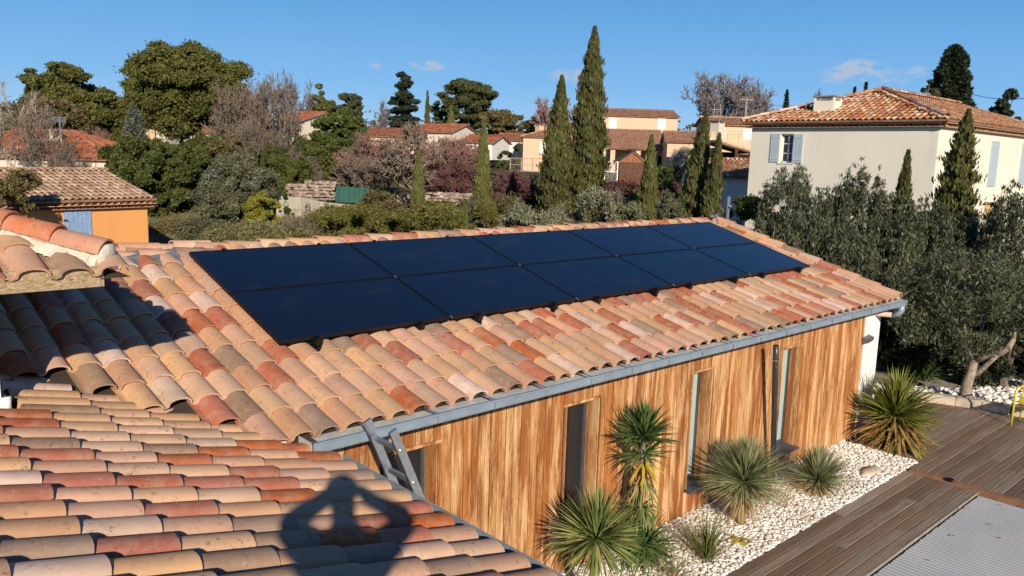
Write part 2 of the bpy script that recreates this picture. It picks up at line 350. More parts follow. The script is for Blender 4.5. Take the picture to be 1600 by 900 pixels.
M['yucca'] = leafm('yucca_blades', [(.09, .14, .035), (.19, .24, .07), (.34, .37, .13)], .15, .42, big=0)
M['yucca_g'] = leafm('dark_green_yucca_blades', [(.05, .10, .03), (.09, .16, .045), (.17, .24, .07)], .15, .38, big=0)
M['yucca_b'] = leafm('grey_green_yucca_blades', [(.15, .19, .09), (.27, .31, .15), (.42, .43, .25)], .15, .45, big=0)
M['yucca_l'] = leafm('lime_yucca_blades', [(.09, .12, .02), (.19, .22, .04), (.32, .33, .07)], .2, .42, big=0)
M['straw'] = leafm('dry_straw_blades', [(.30, .20, .09), (.45, .33, .16), (.58, .45, .24)], .2, .6, big=0)
M['brownblade'] = leafm('dry_brown_blades', [(.22, .11, .04), (.36, .21, .08), (.48, .33, .12)], .2, .6, big=0)
M['yellowblade'] = leafm('yellowed_blades', [(.38, .28, .03), (.55, .42, .05), (.6, .5, .12)], .25, .5, big=0)
M['tuft'] = leafm('green_grass_blades', [(.07, .12, .02), (.14, .19, .04), (.24, .26, .08)], .2, .5, big=0)
def ground_mat():
    b = NB('rough_grass_ground'); p = b.pos(); f = b.noise(p, .25, 6, .65); g = b.noise(p, 3.5, 6, .7)
    c = b.ramp(f, [(.3, (.06, .065, .028)), (.5, (.10, .095, .045)), (.68, (.15, .12, .07))]); c = b.mix(b.ramp(g, [(.4, .6), (.65, 0)]), c, (.05, .05, .02))
    b.P(col=c, rough=1, spec=.1); b.bump(g, .8, .08); return b.m
M['ground'] = ground_mat()
def pebble_mat():
    b = NB('white_pebbles'); r = b.irand(); c = b.ramp(r, [(0, (.26, .21, .16)), (.07, (.50, .45, .38)), (.2, (.70, .66, .60)), (.5, (.82, .79, .74)), (1, (.89, .87, .83))]); c = b.mix(b.ramp(b.noise(b.pos(), 2.2, 5, .7), [(.5, 0), (.72, .55)]), c, (.46, .38, .28))
    b.P(col=c, rough=.7, spec=.3); return b.m
M['pebble'] = pebble_mat()
M['soil'] = plain('gravel_bed_soil', (.30, .26, .21), 1., var=.4, scale=20)
def cover_mat():
    b = NB('grey_pool_cover'); p = b.pos(); f = b.noise(p, .9, 5, .6); d = b.noise(p, 34, 4, .7); d2 = b.noise(p, 6, 2, .5)
    c = b.ramp(f, [(.3, (.35, .375, .41)), (.7, (.44, .46, .49))]); c = b.mix(b.math('MULTIPLY', b.ramp(d, [(.68, 0), (.72, .7)]), b.ramp(d2, [(.5, 0), (.56, 1)])), c, (.05, .035, .02))
    b.P(col=c, rough=.5, spec=.4); return b.m
M['cover'] = cover_mat()

G = -4.35
# ------------------------------------------------------------------ ground
_dp = [(-80, -4.5), (26, -4.45), (32, -4.35), (45, -3.95), (60, -3.2), (80, -1.9), (95, -1.1), (140, -.2), (250, 1.0), (500, 3.), (1500, 6.)]
_fh = Fw[:2]/np.linalg.norm(Fw[:2])
def gh(x, y):
    d = x*_fh[0]+y*_fh[1]
    return float(np.interp(d, [a for a, _ in _dp], [b for _, b in _dp]))
def build_ground():
    xs = np.concatenate([-np.geomspace(1400, 2, 34), np.linspace(0, 120, 61), np.geomspace(125, 1400, 22)])
    rs = np.random.RandomState(3); V = []
    r2 = np.array([_fh[1], -_fh[0]])
    ls = np.concatenate([-np.geomspace(1400, 62, 16), np.linspace(-60, 60, 61), np.geomspace(62, 1400, 16)])
    for d in xs:
        for l in ls:
            q = _fh*d+r2*l; z = np.interp(d, [a for a, _ in _dp], [b for _, b in _dp])
            if d > 34: z += rs.uniform(-.12, .12)*min(1, (d-34)/20)
            V.append((q[0], q[1], z))
    n = len(ls); F = [(i*n+j, i*n+j+1, (i+1)*n+j+1, (i+1)*n+j) for i in range(len(xs)-1) for j in range(n-1)]
    o = npmesh_idx('ground', V, np.array(F)[:, ::-1], M['ground'], smooth=True); tag(o, kind='structure')
build_ground()

# ------------------------------------------------------------------ roof tiles
def s_tile(name, mat, L_=.44, r0=.090, r1=.078, h0=.059, h1=.050, chan=.046, n=9):
    """one roman tile: barrel plus narrow channel on its -x side; local y runs up the slope"""
    def prof(r, h, c):
        pts = [(r*math.cos(math.pi*k/(n-1)), h*math.sin(math.pi*k/(n-1))**.8 if 0 < k < n-1 else 0.) for k in range(n)]
        return pts+[(-r-c*.35, -.006), (-r-c, .006)]
    a = prof(r0, h0, chan); b = prof(r1, h1, chan+(r0-r1)*1.5); t = .013
    def inner(p):  # offset towards the inside
        q = []
        for i, (x, z) in enumerate(p):
            x0, z0 = p[max(i-1, 0)]; x1, z1 = p[min(i+1, len(p)-1)]; dx, dz = x1-x0, z1-z0; l = math.hypot(dx, dz) or 1
            q.append((x-(-dz/l)*t*-1, z-(dx/l)*t*-1))
        return q
    k = len(a); ai, bi = inner(a), inner(b); zt0, zt1 = .019, .002
    V = [(x, 0, z+zt0) for x, z in a]+[(x, L_, z+zt1) for x, z in b]+[(x, 0, z+zt0) for x, z in ai]+[(x, L_, z+zt1) for x, z in bi]
    V += [(x, 0, z+zt0) for x, z in a]+[(x, 0, z+zt0) for x, z in ai]
    F = []; sm = []
    for i in range(k-1):
        F.append((i, k+i, k+i+1, i+1)); sm.append(True)
        F.append((2*k+i, 2*k+i+1, 3*k+i+1, 3*k+i)); sm.append(True)
        F.append((4*k+i, 4*k+i+1, 5*k+i+1, 5*k+i)); sm.append(False)
    me = bpy.data.meshes.new(name); me.from_pydata(V, [], F); me.polygons.foreach_set('use_smooth', sm); me.materials.append(mat); me.update()
    return me
TILE = s_tile('roof_tile', M['tile'])
CAP = None
def cap_tile(name, mat, L_=.42, r0=.105, r1=.09, n=10, t=.014):
    V = []; F = []; sm = []
    for (r, y, z) in ((r0, 0, .02), (r1, L_, 0), (r0-t, 0, .02), (r1-t, L_, 0), (r0, 0, .02), (r0-t, 0, .02)):
        V += [(r*math.cos(math.pi*k/(n-1)), y, r*.92*math.sin(math.pi*k/(n-1))+z) for k in range(n)]
    for i in range(n-1):
        F += [(i, n+i, n+i+1, i+1), (2*n+i, 2*n+i+1, 3*n+i+1, 3*n+i), (4*n+i, 4*n+i+1, 5*n+i+1, 5*n+i)]; sm += [True, True, False]
    me = bpy.data.meshes.new(name); me.from_pydata(V, [], F); me.polygons.foreach_set('use_smooth', sm); me.materials.append(mat); me.update(); return me
CAP = cap_tile('ridge_tile', M['tile'])
M['tile_hip'] = tile_mat('red_hip_tile', False, [(0, (.50, .17, .08)), (.45, (.56, .25, .14)), (.75, (.46, .14, .065))])
HIPCAP = cap_tile('hip_tile', M['tile_hip'], r0=.098, r1=.086)
def place(name, me, org, U, S, parent=None, jit=0., rng=random):
    """put mesh so that local x=U, y=S, z=UxS at org"""
    U, S = Vector(U).normalized(), Vector(S).normalized(); N = U.cross(S)
    m = Matrix(((U.x, S.x, N.x, org[0]), (U.y, S.y, N.y, org[1]), (U.z, S.z, N.z, org[2]), (0, 0, 0, 1)))
    if jit:
        m = m @ Matrix.Rotation(rng.gauss(0, jit), 4, 'Z') @ Matrix.Rotation(rng.gauss(0, jit*1.6), 4, 'Y') @ Matrix.Translation((rng.gauss(0, jit*.16), rng.gauss(0, jit*.5), rng.gauss(0, jit*.1)))
    o = link(name, me, parent); o.matrix_world = m
    if parent is not None:
        o.matrix_world = m; o.matrix_parent_inverse = parent_inv(parent)
    return o
def parent_inv(p):
    return (Matrix.Translation(p.location) @ p.rotation_euler.to_matrix().to_4x4()).inverted()
def joined_tiles(name, mats_list, mesh, mat, parent):
    nv = len(mesh.vertices); v = np.empty(nv*3); mesh.vertices.foreach_get('co', v); v = v.reshape(-1, 3)
    f = np.array([list(p.vertices) for p in mesh.polygons]); V = []; F = []
    # drop the inner skin, keep outer skin and end cap
    for i, m in enumerate(mats_list):
        m = np.array(m); V.append(v@m[:3, :3].T+m[:3, 3]); F.append(f+i*nv)
    V = np.concatenate(V); F = np.concatenate(F)
    o = npmesh_idx(name, V, F, mat, parent, smooth=False)
    return o

YE, ZB, XE = 5.15, -2.100, 2.80     # eave of the annex; base plane height at eave; eave line of the near roof
tp = math.tan(PI_); cp, sp = math.cos(PI_), math.sin(PI_)
XR, YR = 13.24, 8.70
annex = thing('timber_annex', 'long cedar clad annex with mottled terracotta tile roof and zinc gutter', 'building', (8, 6.9, G))
ai = parent_inv(annex)
def apart(o, par=annex):
    o.matrix_parent_inverse = parent_inv(par) if par.type == 'EMPTY' else (par.matrix_basis).inverted()
    return o
rng = random.Random(5)
SPX = .2118; EXP = .362
PX0, PX1 = 3.098, 12.483; PY0, PY1 = 6.29, 8.29
vis, hid = [], []
for k in range(0, 60):
    x = 13.10-SPX*k
    for j in range(0, 10):
        y = YE+EXP*cp*j
        lx = XE-(y-YE)
        if x < lx-.30 or x < 1.05 and y > 5.7: continue
        m_org = (x, y, ZB+(y-YE)*tp)
        covered = PX0+.25 < x < PX1-.12 and y > PY0+.1 and y+.3 < PY1+.1
        d2 = (x*x+y*y)
        (hid if covered else vis).append((d2, m_org, j))
vis.sort(key=lambda q: q[0])
keep, rest = vis[:300], vis[300:]
S_M = (0, cp, sp)
for d2, o_, j in keep:
    t = place('roof_tile', TILE, o_, (1, 0, 0), S_M, annex, .013, rng)
def fr(o_, U, S, rg=rng, jit=.012):
    U, S = Vector(U), Vector(S); N = U.cross(S)
    m = Matrix(((U.x, S.x, N.x, o_[0]), (U.y, S.y, N.y, o_[1]), (U.z, S.z, N.z, o_[2]), (0, 0, 0, 1)))
    return m @ Matrix.Rotation(rg.gauss(0, jit), 4, 'Z') @ Matrix.Rotation(rg.gauss(0, jit), 4, 'Y') @ Matrix.Translation((rg.gauss(0, jit*.2), rg.gauss(0, jit*.4), rg.gauss(0, jit*.1)))
o = joined_tiles('roof_tiles', [fr(o_, (1, 0, 0), S_M) for d2, o_, j in rest+hid], TILE, M['tile_i'], annex); apart(o); tag(o, kind='stuff')
# underlay, ridge, back slope
b = MB(); dz = -.03
b.add([(XE-.34, YE+.02, ZB+dz), (XR-.04, YE+.02, ZB+dz), (XR-.04, YR, ZB+(YR-YE)*tp+dz), (XE-.34-(YR-YE), YR, ZB+(YR-YE)*tp+dz),
       (XE-.34, YE+.02, ZB-.1), (XR-.04, YE+.02, ZB-.1), (XR-.04, YR, ZB+(YR-YE)*tp-.1), (XE-.34-(YR-YE), YR, ZB+(YR-YE)*tp-.1)],
      [(0, 1, 2, 3), (4, 7, 6, 5), (0, 4, 5, 1), (1, 5, 6, 2), (3, 2, 6, 7)])
zr = ZB+(YR-YE)*tp
b.add([(XE-(YR-YE), YR+.01, zr-.03), (XR-.04, YR+.01, zr-.03), (XR-.04, YR+3.2, zr-.03-3.2*tp), (XE-(YR-YE), YR+3.2, zr-.03-3.2*tp)], [(0, 1, 2, 3)])
apart(b.build('roof_deck', M['under'], annex))
ms = []
for k in range(70):     # tiles of the far slope by the ridge
    x = 13.10-SPX*k
    for j in range(3): ms.append(fr((x, YR+.06+EXP*cp*(j+1), zr-(.06+EXP*cp*(j+1))*tp), (-1, 0, 0), (0, -cp, sp)))
o = joined_tiles('roof_tiles', ms, TILE, M['tile_i'], annex); apart(o); tag(o, kind='stuff')
x = XR-.02; i = 0
while x > -.4:
    o = place('ridge_tile', CAP, (x-.40, YR+.02, zr-.03+rng.uniform(-.004, .004)), (0, -1, 0), (1, 0, .008), annex, .01, rng); x -= .365
# doubled course at the left end of the ridge
for k, x in enumerate((2.15, 2.52, 2.89, 3.26)):
    place('ridge_tile', CAP, (x-.2, YR-.12, zr-.055), (0, -1, 0), (1, .0, -.02), annex, .02, rng)
for k, x in enumerate((2.0, 2.55, 3.1)):
    place('ridge_tile', CAP, (x, YR+.05, zr-.005), (0, -1, 0), (1, 0, .03), annex, .015, rng)
b = MB(); b.add([(1.2, YR-.42, zr-.42*tp+.02), (3.1, YR-.42, zr-.42*tp+.02), (3.1, YR-.12, zr+.04), (1.2, YR-.12, zr+.04)], [(0, 1, 2, 3)]); apart(b.build('ridge_flashing', M['lead'], annex))
# verge tiles down the right edge
for j in range(11):
    y = YE-.02+EXP*cp*j
    if y < YR-.15: place('verge_tile', CAP, (XR-.02, y, ZB+(y-YE)*tp+.03), (1, 0, 0), S_M, annex, .01, rng)
b = MB(); b.add([(XR+.05, YE, ZB-.13), (XR+.05, YR+2, ZB-.13+(YR-YE)*tp-.3), (XR+.05, YR, zr+.03), (XR+.05, YE, ZB+.04), (XR+.07, YE, ZB-.13), (XR+.07, YR, zr-.12), (XR+.07, YR, zr+.03), (XR+.07, YE, ZB+.04)],
                [(0, 3, 2, 1), (4, 5, 6, 7)]); apart(b.build('verge_board', M['white'], annex))
# small grey ridge bracket with cable at far end of the ridge
b = MB(); b.bar((12.95, 8.55, zr+.10), (13.2, 8.62, zr+.12), .07, .04); b.tube([(12.86, 8.35, zr-.02), (12.98, 8.5, zr+.12), (13.1, 8.6, zr+.14)], .012, 6); apart(b.build('roof_bracket', M['lead'], annex))

# gutter
GY, GL, GB = 4.985, -2.072, -2.145
x0g, x1g = 2.70, 13.20
gt_ = MB()
xs = [x0g, 4.05, 5.35, 6.65, 7.95, 9.25, 10.55, 11.85, x1g]
gt_.box((x0g, GY, GB-.005), (x1g, GY+.006, GL-.01)); gt_.box((x0g, GY-.012, GL-.016), (x1g, GY+.014, GL))
g0 = gt_.build('gutter', M['zinc'], annex); apart(g0)
gb_ = MB(); gb_.add([(x0g, GY+.006, GB), (x1g, GY+.006, GB), (x1g, GY+.11, GB-.004), (x0g, GY+.11, GB-.004), (x0g, YE-.005, GB+.012), (x1g, YE-.005, GB+.012)], [(0, 1, 2, 3), (3, 2, 5, 4)])
gb_.box((x1g-.004, GY, GB), (x1g, YE+.05, GL)); gb_.box((x0g, GY, GB), (x0g+.004, YE+.05, GL))
gb_.add([(x0g, GY, GB-.012), (x1g, GY, GB-.012), (x1g, YE+.1, GB-.03), (x0g, YE+.1, GB-.03)], [(0, 3, 2, 1)])
gb_.add([(x0g+.1, GY+.03, GL-.045), (x1g-.01, GY+.03, GL-.045), (x1g-.01, YE+.05, ZB-.004), (x0g+.1, YE+.05, ZB-.004)], [(0, 1, 2, 3)])
o = gb_.build('gutter_trough', M['zinc_in'], g0)
for x in np.arange(x0g+.5, x1g, .62):
    j = MB(); j.box((x-.012, GY-.005, GB-.01), (x+.012, GY, GL+.002)); j.box((x-.014, GY-.005, GL), (x+.014, YE+.02, GL+.004)); j.build('bracket', M['alu'], g0)
# dark overhang under the eave
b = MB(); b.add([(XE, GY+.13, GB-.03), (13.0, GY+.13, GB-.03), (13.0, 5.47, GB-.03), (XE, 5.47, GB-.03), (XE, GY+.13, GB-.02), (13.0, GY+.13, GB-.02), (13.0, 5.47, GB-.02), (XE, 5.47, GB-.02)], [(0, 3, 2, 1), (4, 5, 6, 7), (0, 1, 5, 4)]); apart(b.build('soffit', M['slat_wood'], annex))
# outlet elbow at the far end of the gutter
b = MB(); b.tube([(13.10, 5.03, -2.13), (13.10, 5.03, -2.24), (13.10, 5.07, -2.30), (13.10, 5.15, -2.33)], [.052, .052, .05, .048], 12); ob = apart(b.build('downpipe_elbow', M['zinc'], annex, True))
b = MB(); b.tube([(13.10, 5.12, -2.325), (13.06, 5.40, -2.345), (13.0, 5.46, -2.35)], .042, 12); apart(b.build('outlet_pipe', M['beige_pipe'], annex, True))

# timber wall
YW = 5.43
XW1 = 12.66
wins = [(3.60, 4.17, -2.53, -4.02), (5.822, 6.347, -2.52, -4.02), (8.045, 8.49, -2.535, -4.02), (10.205, 10.75, -2.545, -4.06)]
def win_at(x):
    for q in wins:
        if q[0]-.045 < x < q[1]+.045: return q
    return None
edges = [2.5]
x = 2.5
marks = sorted([q[0]-.03 for q in wins]+[q[1]+.03 for q in wins]+[XW1])
while x < XW1-.02:
    nx = x+rng.choice((.085, .1, .1, .118, .13, .14)); nm = [m for m in marks if m > x+.02][0]
    if nx > nm-.045: nx = nm
    edges.append(nx); x = nx
_bm = {}
def board_mesh(wd, z0, z1):
    m = MB(); t = .018; g = .0055; bv = .005
    # chamfered front corners; origin bottom left of board, front is -y
    P = [(g, 0), (g, -t+bv), (g+bv, -t), (wd-g-bv, -t), (wd-g, -t+bv), (wd-g, 0)]
    n = len(P); V = [(a, b_, 0) for a, b_ in P]+[(a, b_, z1-z0) for a, b_ in P]
    m.add(V, [(i, i+1, n+i+1, n+i) for i in range(n-1)]+[tuple(range(n))[::-1], tuple(range(n, 2*n))])
    me = bpy.data.meshes.new('cladding_board'); me.from_pydata(m.v, [], m.f); me.materials.append(M['cedar']); me.update(); return me
def put_board(x0, x1, z0, z1):
    o = link('cladding_board', board_mesh(x1-x0, z0, z1), annex); o.location = (x0, YW+.018+rng.uniform(-.002, .002), z0); apart(o)
ZTOP = -2.17
for a, c_ in zip(edges[:-1], edges[1:]):
    q = win_at((a+c_)/2)
    if q is None: put_board(a, c_, G-.02, ZTOP)
    else:
        put_board(a, c_, q[2]+.032, ZTOP); put_board(a, c_, G-.02, q[3]-.045)
b = MB()
xx = 2.5
for q in wins+[(XW1+.6, 0, 0, 0)]:   # backing wall between the openings
    b.box((xx, YW+.021, G-.05), (q[0], YW+.26, ZTOP))
    if q[1]: b.box((q[0], YW+.021, q[2]), (q[1], YW+.26, ZTOP)); b.box((q[0], YW+.021, G-.05), (q[1], YW+.26, q[3]))
    xx = q[1]
b.box((XW1+.56, YW+.27, G-.05), (XW1+.60, YR+2.4, ZTOP+.05)); b.box((2.5, YR+2.2, G-.05), (XW1+.6, YR+2.4, -1.95))
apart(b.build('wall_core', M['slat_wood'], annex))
for wi, (a, c_, zt, zb) in enumerate(wins):
    wo = MB(); e = .05; yb = YW+.185
    fm = M['slate']
    wo.box((a, yb, zb), (a+.04, yb+.06, zt)); wo.box((c_-.04, yb, zb), (c_, yb+.06, zt)); wo.box((a+.04, yb, zt-.04), (c_-.04, yb+.06, zt)); wo.box((a+.04, yb, zb), (c_-.04, yb+.06, zb+.05))
    f = apart(wo.build('window', fm, annex))
    g = MB(); g.box((a+.04, yb+.025, zb+.05), (c_-.04, yb+.035, zt-.04)); g.build('pane', M['glass_dark'], f)
    if wi in (2, 3):   # pale blind hanging behind the glass
        g = MB(); g.box((a+.05, yb+.015, zb+.05), (c_-.045, yb+.022, zt-.05)); g.build('blind', plain('pale_blue_green_blind', (.36, .45, .43), .5, var=.06), f)
    t = MB(); t.box((a-.035, YW-.006, zt), (c_+.035, YW+.2, zt+.028)); t.build('lintel', M['cedar'], f)
    if wi == 0:
        t = MB(); t.box((c_, YW-.006, zb), (c_+.03, YW+.0, zt-.002)); t.build('casing', M['cedar'], f)
    for k in range(2):    # boards lining both reveals
        for side, xs_ in ((0, a), (1, c_)):
            r = MB(); x_ = xs_+.001 if side == 0 else xs_-.019
            r.box((x_, YW+.002+k*.088, zb), (x_+.018, YW+.002+k*.088+.085, zt-.001))
            ro_ = r.build('reveal_board', M['cedar_dark'] if k else M['cedar'], f)
    s = MB(); s.add([(a-.0, YW+.19, zb+.012), (c_, YW+.19, zb+.012), (c_, YW-.085, zb-.006), (a, YW-.085, zb-.006),
                     (a, YW+.19, zb-.02), (c_, YW+.19, zb-.02), (c_, YW-.085, zb-.035), (a, YW-.085, zb-.035)],
                    [(0, 3, 2, 1), (4, 5, 6, 7), (3, 7, 6, 2), (0, 4, 7, 3), (1, 2, 6, 5)])
    s.build('sill', M['slate'], f)
# lighter corner batten and white end wall
b = MB(); b.box((XW1-.002, YW-.016, G), (XW1+.05, YW+.02, ZTOP)); apart(b.build('corner_batten', M['cedar'], annex))
b = MB(); b.box((XW1+.052, YW-.03, G-.02), (XW1+.60, YW+.268, ZTOP+.04)); apart(b.build('end_wall', M['white'], annex))
lp = ony(1357, 530, YW-.08)
b = MB(); b.add([(lp[0]-.10, YW-.031, lp[2]+.03), (lp[0]+.11, YW-.031, lp[2]+.06), (lp[0]+.11, YW-.031, lp[2]-.05), (lp[0]-.10, YW-.031, lp[2]-.08),
                 (lp[0]-.08, YW-.13, lp[2]+.0), (lp[0]+.10, YW-.13, lp[2]+.03), (lp[0]+.10, YW-.12, lp[2]-.02), (lp[0]-.08, YW-.12, lp[2]-.05)],
                [(0, 1, 5, 4), (4, 5, 6, 7), (7, 6, 2, 3), (0, 4, 7, 3), (1, 2, 6, 5)]); apart(b.build('wall_lamp', plain('grey_lamp_metal', (.16, .17, .19), .4, .5), annex))
# downpipe standing off the wall
pt = ony(1212.5, 540, YW-.27); pb = ony(1207, 760, YW-.13)
b = MB(); b.tube([pt, pb*.1+pt*.9, pb], .038, 14); dp = apart(b.build('downpipe', M['pipe'], annex, True))
b = MB(); u = Vector(pb-pt).normalized(); a1 = Vector(pt)+u*.20; b.tube([a1, a1+u*.012], .044, 14); b.tube([a1+Vector((-.04, -.02, -.07)), a1+Vector((.05, -.03, -.14)), a1+Vector((.06, .05, -.17))], .006, 6); b.build('pipe_strap', M['alu'], dp)

# ------------------------------------------------------------------ near roof (main house)
house = thing('main_house', 'main house roof of mottled terracotta tiles in the foreground, courses stepping to the right', 'building', (-1.5, 3, G))
ZF = -2.200
def zF(x): return ZF+(XE-x)*tp
rf = []
SPF, EXF = .2165, .346
for k in range(-26, 12):
    y = 4.22+SPF*k
    for j in range(0, 12):
        x = XE-EXF*cp*j
        if y > YE+(XE-(x-.17))+.03: continue
        if y > 5.72 and x-.2 < 1.06: continue
        rf.append((0 if (y > 2.2 and x > .2) else 1, (x, y, zF(x))))
S_F = (-cp, 0, sp)
for q, o_ in rf:
    if q == 0: place('roof_tile', TILE, o_, (0, 1, 0), S_F, house, .013, rng)
o = joined_tiles('roof_tiles', [fr(o_, (0, 1, 0), S_F) for q, o_ in rf if q], TILE, M['tile_i'], house); apart(o, house); tag(o, kind='stuff')
print('tiles F', sum(1 for q in rf if q[0] == 0), 'M', len(vis), len(hid))
b = MB(); dz = -.03; xr = -1.35
b.add([(XE-.02, -1.6, ZF+dz), (XE-.02, YE, ZF+dz), (xr, YE+(XE-xr), zF(xr)+dz), (xr, -1.6, zF(xr)+dz), (XE-.02, -1.6, ZF-.12), (XE-.02, YE, ZF-.12)], [(0, 1, 2, 3), (0, 4, 5, 1)])
b.add([(xr, -1.6, zF(xr)+dz), (xr, YE+4, zF(xr)+dz), (xr-4, YE+4, zF(xr)-4*tp), (xr-4, -1.6, zF(xr)-4*tp)], [(0, 1, 2, 3)]); apart(b.build('roof_deck', M['under'], house), house)
b = MB(); b.box((-5.2, -1.3, G-.1), (2.35, 5.1, -2.32)); apart(b.build('wall', M['white'], house), house)
b = MB(); b.box((XE+.02, -1.6, ZF-.08), (XE+.14, GY-.02, ZF-.072)); b.box((XE+.134, -1.6, ZF-.08), (XE+.14, GY-.02, ZF+.0)); apart(b.build('gutter', M['zinc'], house), house)
# lead in the valley
b = MB(); v0 = Vector((XE-.02, YE+.0, ZF)); dv = Vector((-1, 1, tp)); 
for s in (-1, 1): pass
p0 = v0+dv*(-.02); p1 = v0+dv*3.4
b.add([p0+Vector((.16, .0, .005)), p0+Vector((0, 0, -.012)), p0+Vector((0, -.16, .005)), p1+Vector((.22, .02, .005)), p1+Vector((0, 0, -.012)), p1+Vector((-.02, -.22, .005))], [(0, 3, 4, 1), (1, 4, 5, 2)])
apart(b.build('valley_flashing', M['lead'], house), house)

# upper roof at left with white wall
tower = thing('upper_house_block', 'raised house corner at left edge with hipped tile roof and strand board fascia', 'building', (-.8, 7.6, G))
b = MB(); b.box((-3.2, 5.86, G), (.965, 10.5, -.80)); apart(b.build('wall', M['white'], tower), tower)
b = MB(); cpos = ony(20, 612, 5.76); b.tube([(.985, 5.86, -1.75), (.99, 5.85, -1.68), (.985, 5.86, -1.62)], [.05, .028, .038], 10); apart(b.build('wall_foot_trim', M['white'], tower, True), tower)
b = MB(); b.box((-3.2, 5.79, -1.90), (1.0, 5.86, -1.76)); b.box((.965, 5.84, -1.88), (1.0, 7.2, -1.62)); apart(b.build('flashing', M['lead'], tower), tower)
tl = .36; ZL = -.772; YL = 5.15; XL = 1.60
b = MB()
b.box((-3.2, YL+.02, -.838), (1.405, YL+.042, -.715)); f1 = apart(b.build('fascia', M['osb'], tower), tower)
b = MB(); b.box((1.407, YL+.03, -.84), (1.428, 10.9, -.72)); apart(b.build('fascia', M['osb'], tower), tower)
S_L = Vector((0, 1, tl)).normalized()
for k, x in enumerate((1.488, 1.267, 1.047, .827, .607, .387, .167, -.05, -.27, -.49)):
    for j in range(6):
        y = YL+.345*S_L.y*j*1.0
        if x > XL-.02-(y-YL)-.0 and j > 0: continue
        if x-.25 > XL-(y-YL): continue
        lab = None
        me = TILE
        place('roof_tile', me, (x, y, ZL+(y-YL)*tl), (1, 0, 0), S_L, tower, .02, rng)
S_R = Vector((-1, 0, tl)).normalized()
for k in range(14):
    y = YL+.12+.215*k
    for j in range(5):
        x = XL-.345*S_R.x*-1*j
        if y < YL+(XL-x)+.34: continue
        place('roof_tile', TILE, (x, y, ZL+(XL-x)*tl), (0, 1, 0), S_R, tower, .02, rng)
b = MB(); dz = -.02
A_ = (XL-.02, YL+.02, ZL+dz); B_ = (XL-2.6, YL+2.6, ZL+2.6*tl+dz)
b.add([A_, B_, (-3.6, YL+2.6, ZL+2.6*tl+dz), (-3.6, YL+.02, ZL+dz)], [(0, 1, 2, 3)]); b.add([A_, (XL-.02, 10.9, ZL+dz), (XL-2.6, 8.3, ZL+2.6*tl+dz), B_], [(0, 1, 2, 3)])
b.add([(XL-.2, YL+.1, -.835), (XL-.2, 10.9, -.835), (-3.6, 10.9, -.835), (-3.6, YL+.1, -.835)], [(0, 1, 2, 3)])
apart(b.build('roof_deck', M['under'], tower), tower)
hd = Vector((-1, 1, tl)).normalized(); hp = Vector((XL-.13, YL+.11, ZL+.085))
for k in range(9):
    o = place('hip_tile', HIPCAP, hp+hd*(.31*k)+Vector((0, 0, .02)), (.707, .707, 0), hd, tower, .012, rng)
b = MB(); rs_ = random.Random(3); c0_ = hp+hd*.0+Vector((0, 0, .012)); sd_ = Vector((.707, .707, 0)); up_ = sd_.cross(hd)
for q_, (kk, off_) in enumerate(((1., .02), (.95, -.012), (.55, -.03))):
    b.v += [tuple(c0_+hd*off_+(sd_*math.cos(g)*.092+up_*math.sin(g)*.088)*kk+Vector((rs_.uniform(-.005, .005),)*3)) for g in np.linspace(-.5, math.pi+.5, 12)]
b.f = [(r*12+k, r*12+k+1, r*12+13+k, r*12+12+k) for r in range(2) for k in range(11)]+[tuple(range(24, 36))]; b.m = [0]*len(b.f); apart(b.build('mortar_plug', M['mortar'], tower, True), tower)
# rough mortar bedding under the hip caps
def lumpy(name, pts, w0, h0, mat, par, seed, n=34, side=Vector((-.707, -.707, 0))):
    rs = random.Random(seed); V = []; F = []; m = 9
    for i in range(n):
        t = i/(n-1); p = pts[0].lerp(pts[1], t)
        for j in range(m):
            g = j/(m-1); x = side*(w0*(g*2-1)*(1+rs.uniform(-.12, .12))); z = h0*(1-abs(g*2-1)**2.2)*(1+rs.uniform(-.14, .14))-.05
            V.append(p+x+Vector((0, 0, z))+hd*rs.uniform(-.01, .01))
    for i in range(n-1):
        for j in range(m-1): a = i*m+j; F.append((a, a+1, a+m+1, a+m))
    F.append(tuple(range(m))); b = MB(); b.add(V, F); return apart(b.build(name, mat, par), par)
lumpy('mortar_bedding', [hp+hd*.004, hp+hd*.62], .122, .115, M['mortar'], tower, 4)
lumpy('lead_apron', [hp+hd*.76, hp+hd*2.5], .16, .11, M['lead'], tower, 6, 20)

